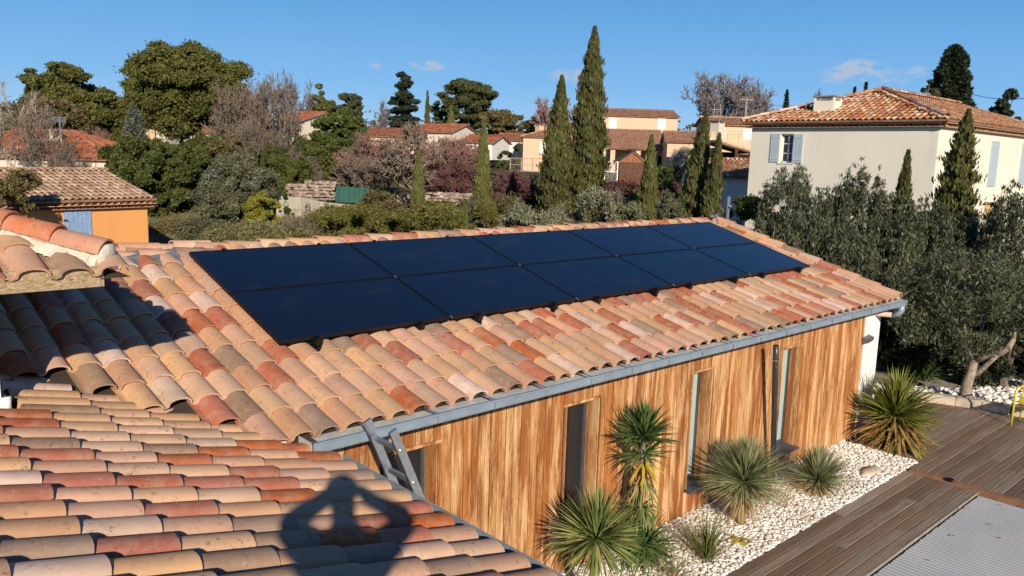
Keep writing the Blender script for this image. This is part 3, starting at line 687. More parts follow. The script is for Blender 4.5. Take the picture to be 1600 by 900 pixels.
# ------------------------------------------------------------------ solar panels
U_, S_ = Vector((1, 0, 0)), Vector(S_M); N_ = U_.cross(S_)
PO = Vector((3.098, 6.291, -1.621)); PW, PH = 1.8767, 1.04
names_row = ['lower', 'upper']; col_lab = ['leftmost', 'second', 'middle', 'fourth', 'rightmost']
fr_me = MB(); W_, H_, T_, fw = PW-.018, PH-.018, .035, .012
for (a, c_) in (((0, 0), (W_, fw)), ((0, H_-fw), (W_, H_)), ((0, fw), (fw, H_-fw)), ((W_-fw, fw), (W_, H_-fw))): fr_me.box((a[0], a[1], -T_), (c_[0], c_[1], 0))
fr_me.box((fw, fw, -T_), (W_-fw, H_-fw, -T_+.004))
gl = MB(); gl.box((fw, fw, -.008), (W_-fw, H_-fw, -.0025))
proto = None
for j in range(2):
    for i in range(5):
        p = PO+U_*(PW*i+.009)+S_*(PH*j+.009)
        m = Matrix(((U_.x, S_.x, N_.x, p.x), (U_.y, S_.y, N_.y, p.y), (U_.z, S_.z, N_.z, p.z), (0, 0, 0, 1)))
        lab = f"black solar panel on the annex roof, {col_lab[i]} in the {names_row[j]} row of five"
        if proto is None:
            t = bpy.data.objects.new('solar_panel', None); C.objects.link(t)
            f_ = fr_me.build('frame', M['black'], t); g_ = gl.build('glass', M['pv'], t); proto = (t, f_, g_)
        else:
            t = proto[0].copy(); C.objects.link(t)
            for ch in proto[1:]: c2 = ch.copy(); C.objects.link(c2); c2.parent = t
        t.matrix_world = m; tag(t, lab, 'solar panel', 'solar panels on the annex roof')
# rails and clamps (two under every panel column)
rail = MB(); rail.box((-.02, -.03, -.085), (.02, 2*PH+.03, -.037))
clampm = MB(); clampm.box((-.028, -.045, -.075), (.028, -.004, -.012)); clampm.box((-.016, -.04, -.012), (.016, .012, .006)); clampm.tube([(0, -.022, -.012), (0, -.022, .02)], .008, 6)
foot = MB(); foot.box((-.022, -.05, -.14), (.022, .01, -.086)); foot.box((-.022, .0, -.14), (.022, .1, -.125))
mid = MB(); mid.box((-.022, -.008, -.002), (.022, .012, .006)); mid.tube([(0, .002, .004), (0, .002, .014)], .006, 6)
pr = None; names5 = ['first', 'second', 'third', 'fourth', 'fifth', 'sixth', 'seventh', 'eighth', 'ninth', 'last']
for i in range(10):
    x = PW*(i//2)+(PW*.20 if i % 2 == 0 else PW*.80)
    p = PO+U_*x
    m = Matrix(((U_.x, S_.x, N_.x, p.x), (U_.y, S_.y, N_.y, p.y), (U_.z, S_.z, N_.z, p.z), (0, 0, 0, 1)))
    lab = f"black mounting rail end with clamp below the solar panels, {names5[i]} from the left"
    if pr is None:
        t = bpy.data.objects.new('mounting_rail', None); C.objects.link(t)
        pr = [t, rail.build('rail', M['black'], t), clampm.build('end_clamp', M['black'], t), foot.build('foot', M['black'], t)]
        q = mid.build('mid_clamp', M['black'], t); q.location = (0, PH, 0); pr.append(q)
        q = mid.build('end_clamp', M['black'], t); q.location = (0, 2*PH, 0); pr.append(q)
    else:
        t = pr[0].copy(); C.objects.link(t)
        for ch in pr[1:]: c2 = ch.copy(); C.objects.link(c2); c2.parent = t
    t.matrix_world = m; tag(t, lab, 'mounting rail', 'mounting rails under the solar panels')
for i in range(1, 5):    # bright earthing clips between neighbours
    for yy in (.0, PH):
        p = PO+U_*(PW*i)+S_*(yy+.0); b = MB(); b.obox(p+N_*.004, U_*.006, S_*.02, N_*.006)
        o = b.build('metal_clip', M['steel']); tag(o, f"small bright clip between solar panels, at the {'lower edge' if yy == 0 else 'row joint'}, {names5[i-1]} gap from the left", 'clip', 'bright clips between the solar panels')

# ------------------------------------------------------------------ ladder
lad = thing('aluminium_ladder', 'aluminium ladder leaning in the corner between near roof and timber wall', 'ladder', (4.05, 4.63, G))
def lx(z): return 3.03+(-1.90-z)*.43
for y, zt in ((4.80, -1.915), (4.465, -1.90)):
    b = MB(); zb = G+.01; d = Vector((lx(zt)-lx(zb), 0, zt-zb)); b.bar((lx(zb), y, zb), (lx(zt), y, zt), .026, .062, up=(1, 0, 0))
    apart(b.build('stile', M['alu'], lad), lad)
z = -2.06
while z > G+.1:
    b = MB(); b.bar((lx(z), 4.478, z), (lx(z), 4.787, z), .03, .03); apart(b.build('rung', M['alu'], lad), lad)
    for yy in (4.449, 4.816): 
        c_ = MB(); c_.tube([(lx(z), yy-.003, z), (lx(z), yy+.003, z)], .016, 10); apart(c_.build('rung_cap', M['steel'], lad), lad)
    z -= .268

# ------------------------------------------------------------------ deck, pool cover, gravel
deck = link('deck', bpy.data.meshes.new('deck'), None)
bpy.data.objects.remove(deck)
b = MB(); b.box((2, -6, G-.14), (18.0, 4.25, G-.06)); b.box((11.9, 4.25, G-.14), (17.4, 6.6, G-.06)); deck = b.build('deck', M['soil']); tag(deck, kind='structure')
def deck_board(x0, x1, y0, y1, z=G):
    m = MB(); l = x1-x0; wd = y1-y0; t = .028; g = .0055; bv = .006
    P = [(g, -t), (g, -bv), (g+bv, 0), (wd-g-bv, 0), (wd-g, -bv), (wd-g, -t)]; n = 6
    V = [(.002, a, c_) for a, c_ in P]+[(l-.002, a, c_) for a, c_ in P]
    m.add(V, [(i, n+i, n+i+1, i+1) for i in range(n-1)]+[tuple(range(n)), tuple(range(n, 2*n))[::-1]])
    o = m.build('deck_board', M['deck'], deck); o.location = (x0, y0, z+rng.uniform(-.002, .002)); return o
bw = .1385
for r in range(7):
    y1 = 4.25-bw*r; x = 5.0
    cuts = [5.0]; x = 5.0+rng.uniform(1, 3)
    while x < 11.0: cuts.append(x); x += rng.uniform(1.8, 3.2)
    cuts.append(11.83)
    for a, c_ in zip(cuts[:-1], cuts[1:]): deck_board(a, c_, y1-bw, y1)
    deck_board(3.0, 4.998, y1-bw, y1)
def bed_edge(x): return float(np.interp(x, [11.9, 13.3, 15.0, 15.9, 16.9, 18.2], [4.9, 6.35, 6.15, 5.72, 4.35, 3.55]))
y = 6.35; r = 0
while y > -1.5:
    cuts = [11.97 if y < 4.3 else 12.4, ]; x = 12.2+rng.uniform(.6, 2.4)
    while x < 17.2: cuts.append(x); x += rng.uniform(1.3, 2.8)
    xe = 17.4
    for xq in np.arange(12.5, 18.2, .05):
        if bed_edge(xq) < y-bw*.5 and xq > 13.3: xe = xq; break
    if y > 5.3: cuts[0] = 13.35
    cuts = [q for q in cuts if q < xe-.3]+[xe]
    if cuts[0] < xe:
        for a, c_ in zip(cuts[:-1], cuts[1:]): deck_board(a, c_, y-bw, y)
    y -= bw; r += 1
b = MB(); b.box((11.84, -1.5, G-.06), (11.965, 4.2, G+.022)); tag(b.build('deck_beam', M['beam'], deck))
o = MB().box((11.83, 3.62, G+.023), (11.93, 3.70, G+.05)).build('black_latch', M['black']); tag(o, 'small black latch on the reddish deck beam', 'latch')
# trim between deck and cover
b = MB(); b.box((5, 3.262, G-.03), (11.83, 3.277, G+.006)); b.build('edge_strip', M['grey_wood'], deck)
ms = []; pitch = .0705; xs0 = 4.0
prof = [(0, 0), (.006, .016), (.02, .022), (.05, .022), (.064, .016), (.07, 0)]
V = []; F = []; k = 0
for i in range(int((11.78-xs0)/pitch)):
    x0_ = xs0+i*pitch; n = len(prof); base = len(V)
    for yy in (-4.0, 3.235+rng.uniform(-.012, .0)):
        V += [(x0_+a, yy, G-.035+c_) for a, c_ in prof]
    for j in range(n-1): F.append((base+j, base+j+1, base+n+j+1, base+n+j))
cov = thing('pool_cover', 'grey ribbed slatted cover over the pool beside the deck boards', 'pool cover', (8, 0, G-.03))
o = npmesh_idx('slats', V, F, M['cover'], cov); apart(o, cov); tag(o, kind='stuff')
b = MB(); b.box((3.95, -4.05, G-.2), (11.82, 3.26, G-.045)); apart(b.build('basin_rim', M['slate'], cov), cov)

def pebbles(name, pts, smin, smax, seed, label):
    rs = np.random.RandomState(seed); n = len(pts)
    # rounded octahedron-ish stones: 14 verts cube+faces pushed
    cv = np.array([(x, y, z) for x in (-1, 1) for y in (-1, 1) for z in (-1, 1)], float)*.62
    fv = np.array([(1, 0, 0), (-1, 0, 0), (0, 1, 0), (0, -1, 0), (0, 0, 1), (0, 0, -1)], float)
    V0 = np.concatenate([cv, fv]); quads = {8: (4, 5, 7, 6), 9: (0, 2, 3, 1), 10: (2, 6, 7, 3), 11: (0, 1, 5, 4), 12: (1, 3, 7, 5), 13: (0, 4, 6, 2)}
    F0 = np.array([(q[i], q[(i+1) % 4], c_) for c_, q in quads.items() for i in range(4)])
    V = V0[None]*(1+rs.uniform(-.22, .22, (n, 14, 1)))
    s = rs.uniform(smin, smax, n)[:, None, None]*np.stack([rs.uniform(.8, 1.4, n), rs.uniform(.7, 1.1, n), rs.uniform(.45, .8, n)], 1)[:, None]
    V = V*s; a = rs.uniform(0, 6.28, n); ca, sa = np.cos(a)[:, None], np.sin(a)[:, None]
    tl_ = rs.uniform(-.5, .5, (n, 1)); V2 = V.copy(); V2[..., 2] = V[..., 2]*np.cos(tl_)+V[..., 0]*np.sin(tl_); V2[..., 0] = V[..., 0]*np.cos(tl_)-V[..., 2]*np.sin(tl_); V = V2
    X = V[..., 0]*ca-V[..., 1]*sa; Y = V[..., 0]*sa+V[..., 1]*ca
    P = np.stack([X, Y, V[..., 2]], -1)+np.asarray(pts)[:, None]
    F = (F0[None]+14*np.arange(n)[:, None, None]).reshape(-1, 3)
    o = npmesh_idx(name, P.reshape(-1, 3), F, M['pebble'], smooth=True); tag(o, label, 'gravel', kind='stuff'); return o
rs = np.random.RandomState(8); n = 23000
pts = np.stack([rs.uniform(4.6, 12.35, n), rs.uniform(4.26, 5.42, n), np.full(n, G-.012)+rs.uniform(-.012, .02, n)], 1)
pts = pts[(pts[:, 0] > 5.6) | (rs.rand(n) < .5)]
pebbles('white_gravel', pts, .011, .028, 2, 'white pebble strip between the timber wall and the deck')
b = MB(); b.box((2.9, 4.25, G-.12), (12.4, 5.44, G-.022)); tag(b.build('gravel_bed', M['soil']), kind='structure')
n = 9000; P = np.stack([rs.uniform(12.9, 19.0, n), rs.uniform(2.6, 9.2, n), np.full(n, G-.02)+rs.uniform(-.02, .04, n)], 1)
P = P[[(q[1] > bed_edge(q[0])+.05) and (q[1] < bed_edge(q[0])+1.35) and not (q[0] < 13.35 and q[1] > 5.3) for q in P]]
pebbles('white_gravel', P, .03, .065, 5, 'larger white stones around the olive trunk behind the deck')
b = MB(); b.add([(13.3, 6.4, G-.04), (14.9, 6.2, G-.04), (16.0, 5.6, G-.04), (17.0, 4.3, G-.04), (18.3, 3.4, G-.04), (19.8, 3., G-.04), (19.8, 9.4, G-.04), (13.3, 9.4, G-.04)], [tuple(range(8))]); tag(b.build('stone_bed', M['soil']), kind='structure')
# low stone edging
ed = thing('stone_edging', 'low curved edging of pale limestone blocks in front of the olive trunk', 'edging', (16.6, 4.4, G))
epts = [(15.55, 5.72), (15.9, 5.42), (16.08, 5.02), (16.2, 4.6), (16.28, 4.15), (16.4, 3.7), (16.62, 3.2)]
for a, c_ in zip(epts[:-1], epts[1:]):
    a, c_ = Vector((*a, G)), Vector((*c_, G)); d = c_-a; l = d.length; u = d.normalized(); s = Vector((u.y, -u.x, 0)); m = MB()
    rings = []
    for t in (0.01, .04, .5, .96, .99):
        k = .82 if t in (.01, .99) else 1; p = a+d*t
        rings.append([p+s*(.14*k)+Vector((0, 0, -.02)), p+s*(.13*k)+Vector((0, 0, .10*k)), p+s*(.06*k)+Vector((0, 0, .145*k+rng.uniform(-.01, .01))), p-s*(.1*k)+Vector((0, 0, .14*k)), p-s*(.14*k)+Vector((0, 0, -.02))])
    V = [q for r_i in rings for q in r_i]; F = [(i*5+j, i*5+j+1, i*5+5+j+1, i*5+5+j) for i in range(4) for j in range(4)]+[(4, 3, 2, 1, 0), tuple(range(20, 25))]
    m.add(V, F); apart(m.build('stone', M['stone'], ed), ed)

# ------------------------------------------------------------------ blades: yuccas and tufts
def blades(name, org, n, l0, l1, wd, elev0, elev1, mat, parent=None, seed=0, droop=.35, fold=.25, segs=4, spread=.02, az=None):
    """curved tapering leaves from a crown point; elevation in degrees"""
    rs = np.random.RandomState(seed); V = []; F = []
    for i in range(n):
        a = rs.uniform(0, 2*math.pi) if az is None else rs.uniform(*az); e = rad(rs.uniform(elev0, elev1)); l = rs.uniform(l0, l1); dr = droop*rs.uniform(.5, 1.5)
        h = np.array([math.cos(a), math.sin(a), 0]); s = np.array([-h[1], h[0], 0.]); p = np.array(org, float)+h*rs.uniform(0, spread)+np.array([0, 0, rs.uniform(-spread, spread)*1.5])
        tw = rs.uniform(-.5, .5); base = len(V); w_ = wd*rs.uniform(.75, 1.25)
        for k in range(segs+1):
            t = k/segs; wk = w_*(.55+.45*min(1, t*4))*(1-t**2.6) if k < segs else 0.0008
            d = h*math.cos(e)+np.array([0, 0, math.sin(e)]); nrm = np.cross(s, d)
            sd = s*math.cos(tw)+nrm*math.sin(tw)
            V += [p-sd*wk/2, p-nrm*(-fold)*wk*-1, p+sd*wk/2]
            p = p+d*l/segs; e -= dr/segs*(1+t*2)*.6
        for k in range(segs):
            q = base+3*k; F += [(q, q+1, q+4, q+3), (q+1, q+2, q+5, q+4)]
    o = npmesh_idx(name, V, F, mat, parent, smooth=True)
    return o
def yucca(px, py, Y, label, R, n, mat, wd, seed, skirt=None, elev=(-25, 88), trunk=.05, l0=.75, droop=.3, group=None, nsk=0):
    hpnt = ony(px, py, Y); t = thing('yucca', label, 'plant', (hpnt[0], hpnt[1], G-.01), group=group)
    c0 = (0, 0, hpnt[2]-G)
    blades('leaves', c0, n, R*l0, R*1.05, wd, elev[0], elev[1], mat, t, seed, droop)
    b = MB(); b.tube([(0, 0, -.03), (.01, .01, c0[2]*.5), (0, 0, c0[2])], [trunk*1.1, trunk, trunk*.8], 9); b.build('trunk', M['brownblade'] if skirt else M['bark'], t, True)
    if skirt: blades('dead_leaves', (0, 0, c0[2]-.03), nsk, R*.6, R*.98, wd*.9, -85, 12, skirt, t, seed+9, droop*.7)
    return t
yucca(932, 838, 4.62, 'large broad green yucca rosette casting a spiky shadow on the timber wall', .50, 380, M['yucca'], .024, 11, M['straw'], elev=(-40, 88), nsk=40, droop=.14, l0=.85)
t = yucca(1006, 682, 5.02, 'tall dark green yucca with yellowed lower leaves before the timber wall',   .43, 190, M['yucca_g'], .032, 12, None, elev=(-5, 88), trunk=.035)
hz = ony(1006, 682, 5.02)[2]-G
blades('lower_leaves', (.02, 0, hz-.20), 60, .28, .42, .030, -20, 55, M['yucca_g'], t, 31, .4); blades('yellow_leaves', (.02, 0, hz-.28), 18, .25, .40, .032, -75, 0, M['yellowblade'], t, 32, .8); blades('dead_leaves', (.02, 0, hz-.40), 22, .25, .4, .018, -85, -20, M['straw'], t, 33, .5)
blades('low_shoots', (.05, -.05, .22), 170, .25, .5, .028, -30, 80, M['yucca_g'], t, 34, .7); blades('mid_leaves', (.02, 0, hz*.45), 70, .2, .36, .022, -60, 40, M['yucca'], t, 35, .9); blades('hanging_leaves', (.02, 0, hz*.66), 26, .25, .4, .028, -80, 0, M['yucca'], t, 36, .9)
yucca(1163, 752, 4.83, 'round grey green yucca ball in front of the third narrow window',   .60, 1000, M['yucca_b'], .015, 13, M['straw'], elev=(-15, 89), l0=.85, droop=.12, nsk=420)
yucca(1277, 750, 4.72, 'smaller round grey green yucca with a straw skirt beside the deck', .52, 720, M['yucca_b'], .014, 14, M['straw'], elev=(4, 89), l0=.8, droop=.15, nsk=420)
t = yucca(1398, 652, 4.84, 'big lime green yucca with brown drooping skirt at the white end wall', .86, 400, M['yucca_l'], .036, 15, M['brownblade'], elev=(2, 88), l0=.7, droop=.55, nsk=420, trunk=.10)
zz = ony(1398, 652, 4.84)[2]-G
blades('low_leaves', (-.03, -.1, zz-.28), 110, .5, .78, .036, -60, 20, M['yucca_l'], t, 41, .9); blades('dead_leaves', (.0, -.05, zz-.15), 330, .55, .85, .032, -80, -15, M['brownblade'], t, 42, .6); blades('base_leaves', (.05, -.15, .35), 160, .35, .55, .03, -80, 40, M['yucca'], t, 43, .8)
def tuft(px, py, Y, label, n, l, mat, seed, elev=(35, 88), wd=.009, name='grass_tuft', cat='grass', droop=.7, spread=.09):
    h = ony(px, py, Y); h = onz(px, py, G) if Y is None else h
    t = thing(name, label, cat, (h[0], h[1], G-.01)); blades('blades', (0, 0, 0), n, l*.5, l, wd, elev[0], elev[1], mat, t, seed, droop, spread=spread); return t
def tuftz(px, py, *a, **k):
    h = onz(px, py, G); t = thing(k.pop('name', 'grass_tuft'), a[0], k.pop('cat', 'grass'), (h[0], h[1], G-.01)); lst = a[1:]
    for i, (n, l, mat, sd, e0, e1, wd, dr) in enumerate(lst): blades('blades', (0, 0, 0), n, l*.5, l, wd, e0, e1, M[mat], t, sd, dr, spread=.07)
    return t
tuftz(1103, 872, 'green grass tuft with arching blades on the white gravel', (210, .62, 'tuft', 51, 45, 88, .008, .55), (60, .55, 'straw', 52, 30, 70, .007, .9))
tuftz(1010, 868, 'scruffy low grass clump between the two left yuccas', (200, .55, 'yucca', 53, 15, 85, .014, 1.0), (140, .5, 'straw', 54, 5, 80, .009, 1.0))
tuftz(1050, 905, 'sparse straw coloured tuft at the picture bottom edge', (70, .42, 'straw', 55, 20, 80, .008, 1.0), (30, .4, 'tuft', 56, 20, 80, .008, 1.0))
tuftz(1232, 790, 'dry wispy tuft between the two round yuccas', (60, .3, 'straw', 57, 10, 80, .006, 1.0))
tuftz(1362, 560, 'dark leafy tuft behind the white end wall', (60, .5, 'yucca_g', 58, 20, 80, .03, 1.0), cat='plant', name='leafy_plant')
h = onz(1155, 846, G); t = thing('dried_leaf_clump', 'crumpled yellow dead leaves lying on the white gravel', 'leaves', (h[0], h[1], G)); blades('leaf', (0, 0, .01), 16, .1, .17, .055, 5, 45, M['yellowblade'], t, 61, 1.4)
h = onz(1361, 738, G)
m = MB(); V = []; 
for k, (r_k, z_k) in enumerate(((.17, -.02), (.19, .02), (.13, .055), (.0, .065))):
    for a in range(10): V.append((h[0]+math.cos(a*.628)*r_k*1.3+rng.uniform(-.01, .01), h[1]+math.sin(a*.628)*r_k*.6, G+z_k))
m.add(V, [(k*10+a, k*10+(a+1) % 10, k*10+10+(a+1) % 10, k*10+10+a) for k in range(3) for a in range(10)]); tag(m.build('flat_stone', M['stone'], None, True), 'flat beige stone lying on the white gravel', 'stone')

def litter():
    rs = np.random.RandomState(21); n = 420; P = np.stack([rs.uniform(6, 17, n), rs.uniform(1.5, 6.2, n), np.full(n, G+.006)], 1)
    P = np.array([q for q in P if q[0] > 11.9 or q[1] > 3.3 or rs.rand() < .35]); P = np.array([q for q in P if not (q[0] < 12.7 and q[1] > 5.35)]); P[:, 2] += np.where((P[:, 1] > 4.25) & (P[:, 0] < 12.3), .02, 0)
    n = len(P); a = rs.uniform(0, 6.28, n); l = rs.uniform(.012, .034, n); w_ = l*.45; u = np.stack([np.cos(a), np.sin(a), rs.uniform(-.2, .3, n)], 1); v = np.stack([-np.sin(a), np.cos(a), rs.uniform(-.3, .3, n)], 1)
    V = np.stack([P-u*l[:, None], P+v*w_[:, None], P+u*l[:, None], P-v*w_[:, None]], 1); V[:, :, 2] = np.maximum(V[:, :, 2], P[:, 2:3]+.001); o = npmesh('fallen_leaves', V, 4, M['brownblade']); tag(o, 'small dry leaves scattered over deck, gravel and pool cover', 'leaves', kind='stuff')
litter()
# yellow chair at the right edge
ch = thing('garden_chair', 'yellow metal garden chair cut by the right edge on the deck', 'chair', (15.75, 3.62, G))
def Cc(x, y, z): return (15.75+x, 3.62+y, G+z)
for s in (-1, 1):
    b = MB(); yy = .30*s; b.tube([Cc(-.24, yy, 0), Cc(-.21, yy, .45), Cc(-.20, yy, .60), Cc(-.15, yy, .65), Cc(.15, yy, .63), Cc(.24, yy, .60)], .016, 8); apart(b.build('arm_frame', M['yellow'], ch, True), ch)
    b = MB(); b.tube([Cc(.26, yy, 0), Cc(.22, yy, .40), Cc(.30, yy*.9, .90)], .014, 8); apart(b.build('rear_leg', M['yellow'], ch, True), ch)
b = MB(); b.tube([Cc(-.2, -.3, .42), Cc(-.2, .3, .42)], .012, 8); b.tube([Cc(.3, -.27, .89), Cc(.3, .27, .89)], .013, 8); apart(b.build('cross_bar', M['yellow'], ch, True), ch)
for k in range(9):
    b = MB(); b.box(Cc(-.22+k*.05, -.28, .415), Cc(-.185+k*.05, .28, .425)); apart(b.build('seat_slat', M['yellow'], ch), ch)
for k in range(7):
    b = MB(); y_ = -.24+k*.08; b.bar(Cc(.235, y_, .43), Cc(.295, y_, .88), .03, .008, up=(1, 0, 0)); apart(b.build('back_slat', M['yellow'], ch), ch)
#@@BACK
# ------------------------------------------------------------------ houses
def struct_wall(par, name, mat, pts, z0, z1, th=.25):
    b = MB(); n = len(pts); V = [(x, y, z0) for x, y in pts]+[(x, y, z1) for x, y in pts]
    b.add(V, [(i, (i+1) % n, n+(i+1) % n, n+i) for i in range(n)]+[tuple(range(n, 2*n))]); return apart(b.build(name, mat, par), par)
M['tile_bed'] = plain('terracotta_channel_tiles', (.34, .19, .12), .9, var=.3, scale=3)
def roof_sheet(par, P, U, S, w_, l, mat, keep=lambda u, s: True, sp=.22, ex=.36, arc=(.085, .065), seed=0, name='roof_tiles', poly=None, seg=4):
    """joined real barrel tiles over a thin sheet; P is the low left corner, U along the eave, S up the slope"""
    rs = np.random.RandomState(seed); U, S = np.array(Vector(U).normalized()), np.array(Vector(S).normalized()); N = np.cross(U, S); P = np.array(P, float)
    nu, ns = int(w_/sp), int(math.ceil(l/ex)); us = (np.arange(nu)+.5)*w_/nu; ss = np.arange(ns)*ex
    uu, s2 = np.meshgrid(us, ss); uu, s2 = uu.ravel(), s2.ravel(); k = np.array([keep(a, c_) and c_ < l-.05 for a, c_ in zip(uu, s2)]); uu, s2 = uu[k], s2[k]; n = len(uu)
    ang = np.linspace(0, math.pi, seg+1); r, h = arc; V = []
    for (t, rr, dz) in ((0, 1, .025), (min(ex*1.08, l), .88, .0)):
        V.append(np.stack([np.cos(ang)*r*rr*sp/.212, np.full(seg+1, t), np.sin(ang)*h*rr*sp/.212+dz], 1))
    V = np.concatenate(V)[None].repeat(n, 0); V[:, :, 2] += rs.uniform(-.006, .006, (n, 1)); V[:, :, 0] += rs.uniform(-.006, .006, (n, 1))
    W = P+(uu[:, None]+V[:, :, 0])[..., None]*U+(s2[:, None]+V[:, :, 1])[..., None]*S+V[:, :, 2][..., None]*N
    f = np.array([(i, seg+1+i, seg+2+i, i+1) for i in range(seg)])
    if n:
        F = (f[None]+(2*seg+2)*np.arange(n)[:, None, None]).reshape(-1, 4)
        o = npmesh_idx(name, W.reshape(-1, 3), F, mat, par); apart(o, par); tag(o, kind='stuff')
    if poly is None: poly = [(0, 0), (w_, 0), (w_, l), (0, l)]
    b = MB(); V = [tuple(P+U*a+S*c_-N*.0) for a, c_ in poly]+[tuple(P+U*a+S*c_-N*.06) for a, c_ in poly]; m = len(poly)
    b.add(V, [tuple(range(m)), tuple(range(m, 2*m))[::-1]]+[(i, m+i, m+(i+1) % m, (i+1) % m) for i in range(m)])
    apart(b.build('roof', M['tile_bed'], par), par)
def caps(par, a, c_, n, mat, r=.11, name='ridge_tiles'):
    a, c_ = Vector(a), Vector(c_); V = MB()
    for i in range(n):
        p = a.lerp(c_, i/n); q = a.lerp(c_, (i+1.1)/n); d = (q-p).normalized(); s = d.cross(Vector((0, 0, 1))).normalized(); u = s.cross(d)
        vs = [p+s*math.cos(g)*r+u*math.sin(g)*r for g in np.linspace(0, math.pi, 6)]+[q+s*math.cos(g)*r*.85+u*math.sin(g)*r*.8 for g in np.linspace(0, math.pi, 6)]
        V.add(vs, [(k, 6+k, 7+k, k+1) for k in range(5)])
    o = apart(V.build(name, mat, par), par); tag(o, kind='stuff'); return o
def shutters(par, P, U, w_, h, mat, leaves=2, nm='shutter', N=None):
    """closed or open louvred shutter leaves lying on a wall; P lower left, U along the wall"""
    U = Vector(U); N = N or U.cross(Vector((0, 0, 1))); P = Vector(P); lw = w_/leaves
    for i in range(leaves):
        m = MB(); nb = max(3, int(lw/.12))
        for k in range(nb):
            a = P+U*(lw*i+lw*k/nb+.004); c_ = U*(lw/nb-.010)
            m.obox(a+c_/2+N*.02+Vector((0, 0, h/2)), c_/2, N*.018, Vector((0, 0, h/2)))
        for zz in (.12, .88):
            m.obox(P+U*(lw*i+lw/2)+N*.042+Vector((0, 0, h*zz)), U*(lw*.45), N*.006, Vector((0, 0, .03)))
        apart(m.build(nm, mat, par), par)
def chimney(par, c_, wx, wy, z0, z1, mat, cap=M['grey_wood']):
    b = MB(); x, y = c_; b.box((x-wx, y-wy, z0), (x+wx, y+wy, z1-.16)); 
    for sx in (-1, 1):
        for sy in (-1, 1): b.box((x+sx*wx-(.07 if sx > 0 else 0), y+sy*wy-(.07 if sy > 0 else 0), z1-.16), (x+sx*wx+(.07 if sx < 0 else 0), y+sy*wy+(.07 if sy < 0 else 0), z1))
    b.box((x-wx*.5, y-wy*.5, z1-.16), (x+wx*.5, y+wy*.5, z1-.03))
    o = apart(b.build('chimney', mat, par), par); k = MB(); k.box((x-wx-.05, y-wy-.05, z1), (x+wx+.05, y+wy+.05, z1+.05)); k.build('chimney_cap', cap, o); return o

# --- cream two-storey house on the right
CX, CY, LY = 30.29, 11.01, 7.35; ZEV = 1.70; ov = .38; pc = .345
cream = thing('cream_house', 'large cream two storey house with hipped tile roof and pale blue shutters', 'house', (CX+6, CY+3.7, G))
XF = CX+16
# front wall with a window hole
wy0, wy1, wz0, wz1 = 16.38, 17.33, .09, 1.235     # clear opening 16.52..17.2
oy0, oy1 = 16.47, 17.02
b = MB()
def wallx(b, x, y0, y1, z0, z1): b.add([(x, y0, z0), (x, y1, z0), (x, y1, z1), (x, y0, z1)], [(0, 3, 2, 1)])
for (a, c_, e, f) in ((CY, oy0, G, 1.75), (oy1, CY+LY, G, 1.75), (oy0, oy1, G, wz0), (oy0, oy1, wz1, 1.75)): b.box((CX, a, e), (CX+.3, c_, f))
apart(b.build('front_wall', M['cream'], cream), cream)
b = MB(); sy = CY; z1 = 1.75
DN0, DN1, DNB, DNT = 35.95, 36.75, -3.9, -1.75
for (a, c_, e, f) in ((CX+.301, DN0, G, z1), (DN1, XF, G, z1), (DN0, DN1, DNT, z1), (DN0, DN1, G, DNB)): b.box((a, sy, e), (c_, sy+.3, f))
b.box((CX+.305, CY+LY-.3, G), (XF, CY+LY-.002, z1-.004)); b.box((XF-.3, CY+.3, G), (XF, CY+LY-.3, z1)); apart(b.build('side_wall', M['cream'], cream), cream)
# window
b = MB(); b.box((CX+.17, oy0, wz0), (CX+.22, oy0+.05, wz1)); b.box((CX+.17, oy1-.05, wz0), (CX+.22, oy1, wz1)); b.box((CX+.17, oy0, wz0), (CX+.22, oy1, wz0+.06)); b.box((CX+.17, oy0, wz1-.05), (CX+.22, oy1, wz1))
ym = (oy0+oy1)/2; b.box((CX+.165, ym-.035, wz0), (CX+.215, ym+.035, wz1))
for q in (1/3, 2/3): zz = wz0+(wz1-wz0)*q; b.box((CX+.18, oy0, zz-.014), (CX+.21, oy1, zz+.014))
wf = apart(b.build('window', M['white_paint'], cream), cream)
for s in range(2):
    for q in range(3):
        g = MB(); g.box((CX+.192, (oy0+.05 if s == 0 else ym+.035), wz0+(wz1-wz0)*q/3+.014), (CX+.20, (ym-.035 if s == 0 else oy1-.05), wz0+(wz1-wz0)*(q+1)/3-.014)); g.build('pane', M['glass_dark'], wf)
b = MB(); b.box((CX-.03, oy0-.08, wz0-.05), (CX+.18, oy1+.08, wz0)); b.build('sill', M['cream'], wf)
shutters(cream, (CX, oy1+.42, wz0+.02), (0, -1, 0), .40, 1.14, M['pale_shutter'], 1, N=Vector((-1, 0, 0)))
shutters(cream, (CX, oy0-.02, wz0+.0), (0, -1, 0), .42, 1.14, M['pale_shutter'], 1, N=Vector((-1, 0, 0)))
for (a, c_, z0, z1_) in ((35.85, 36.75, -.62, 1.18), (39.75, 40.6, -.55, 1.22), (43.4, 44.2, -.55, 1.2)): shutters(cream, (a, CY, z0), (1, 0, 0), c_-a, z1_-z0, M['pale_shutter'], 2, N=Vector((0, -1, 0)))
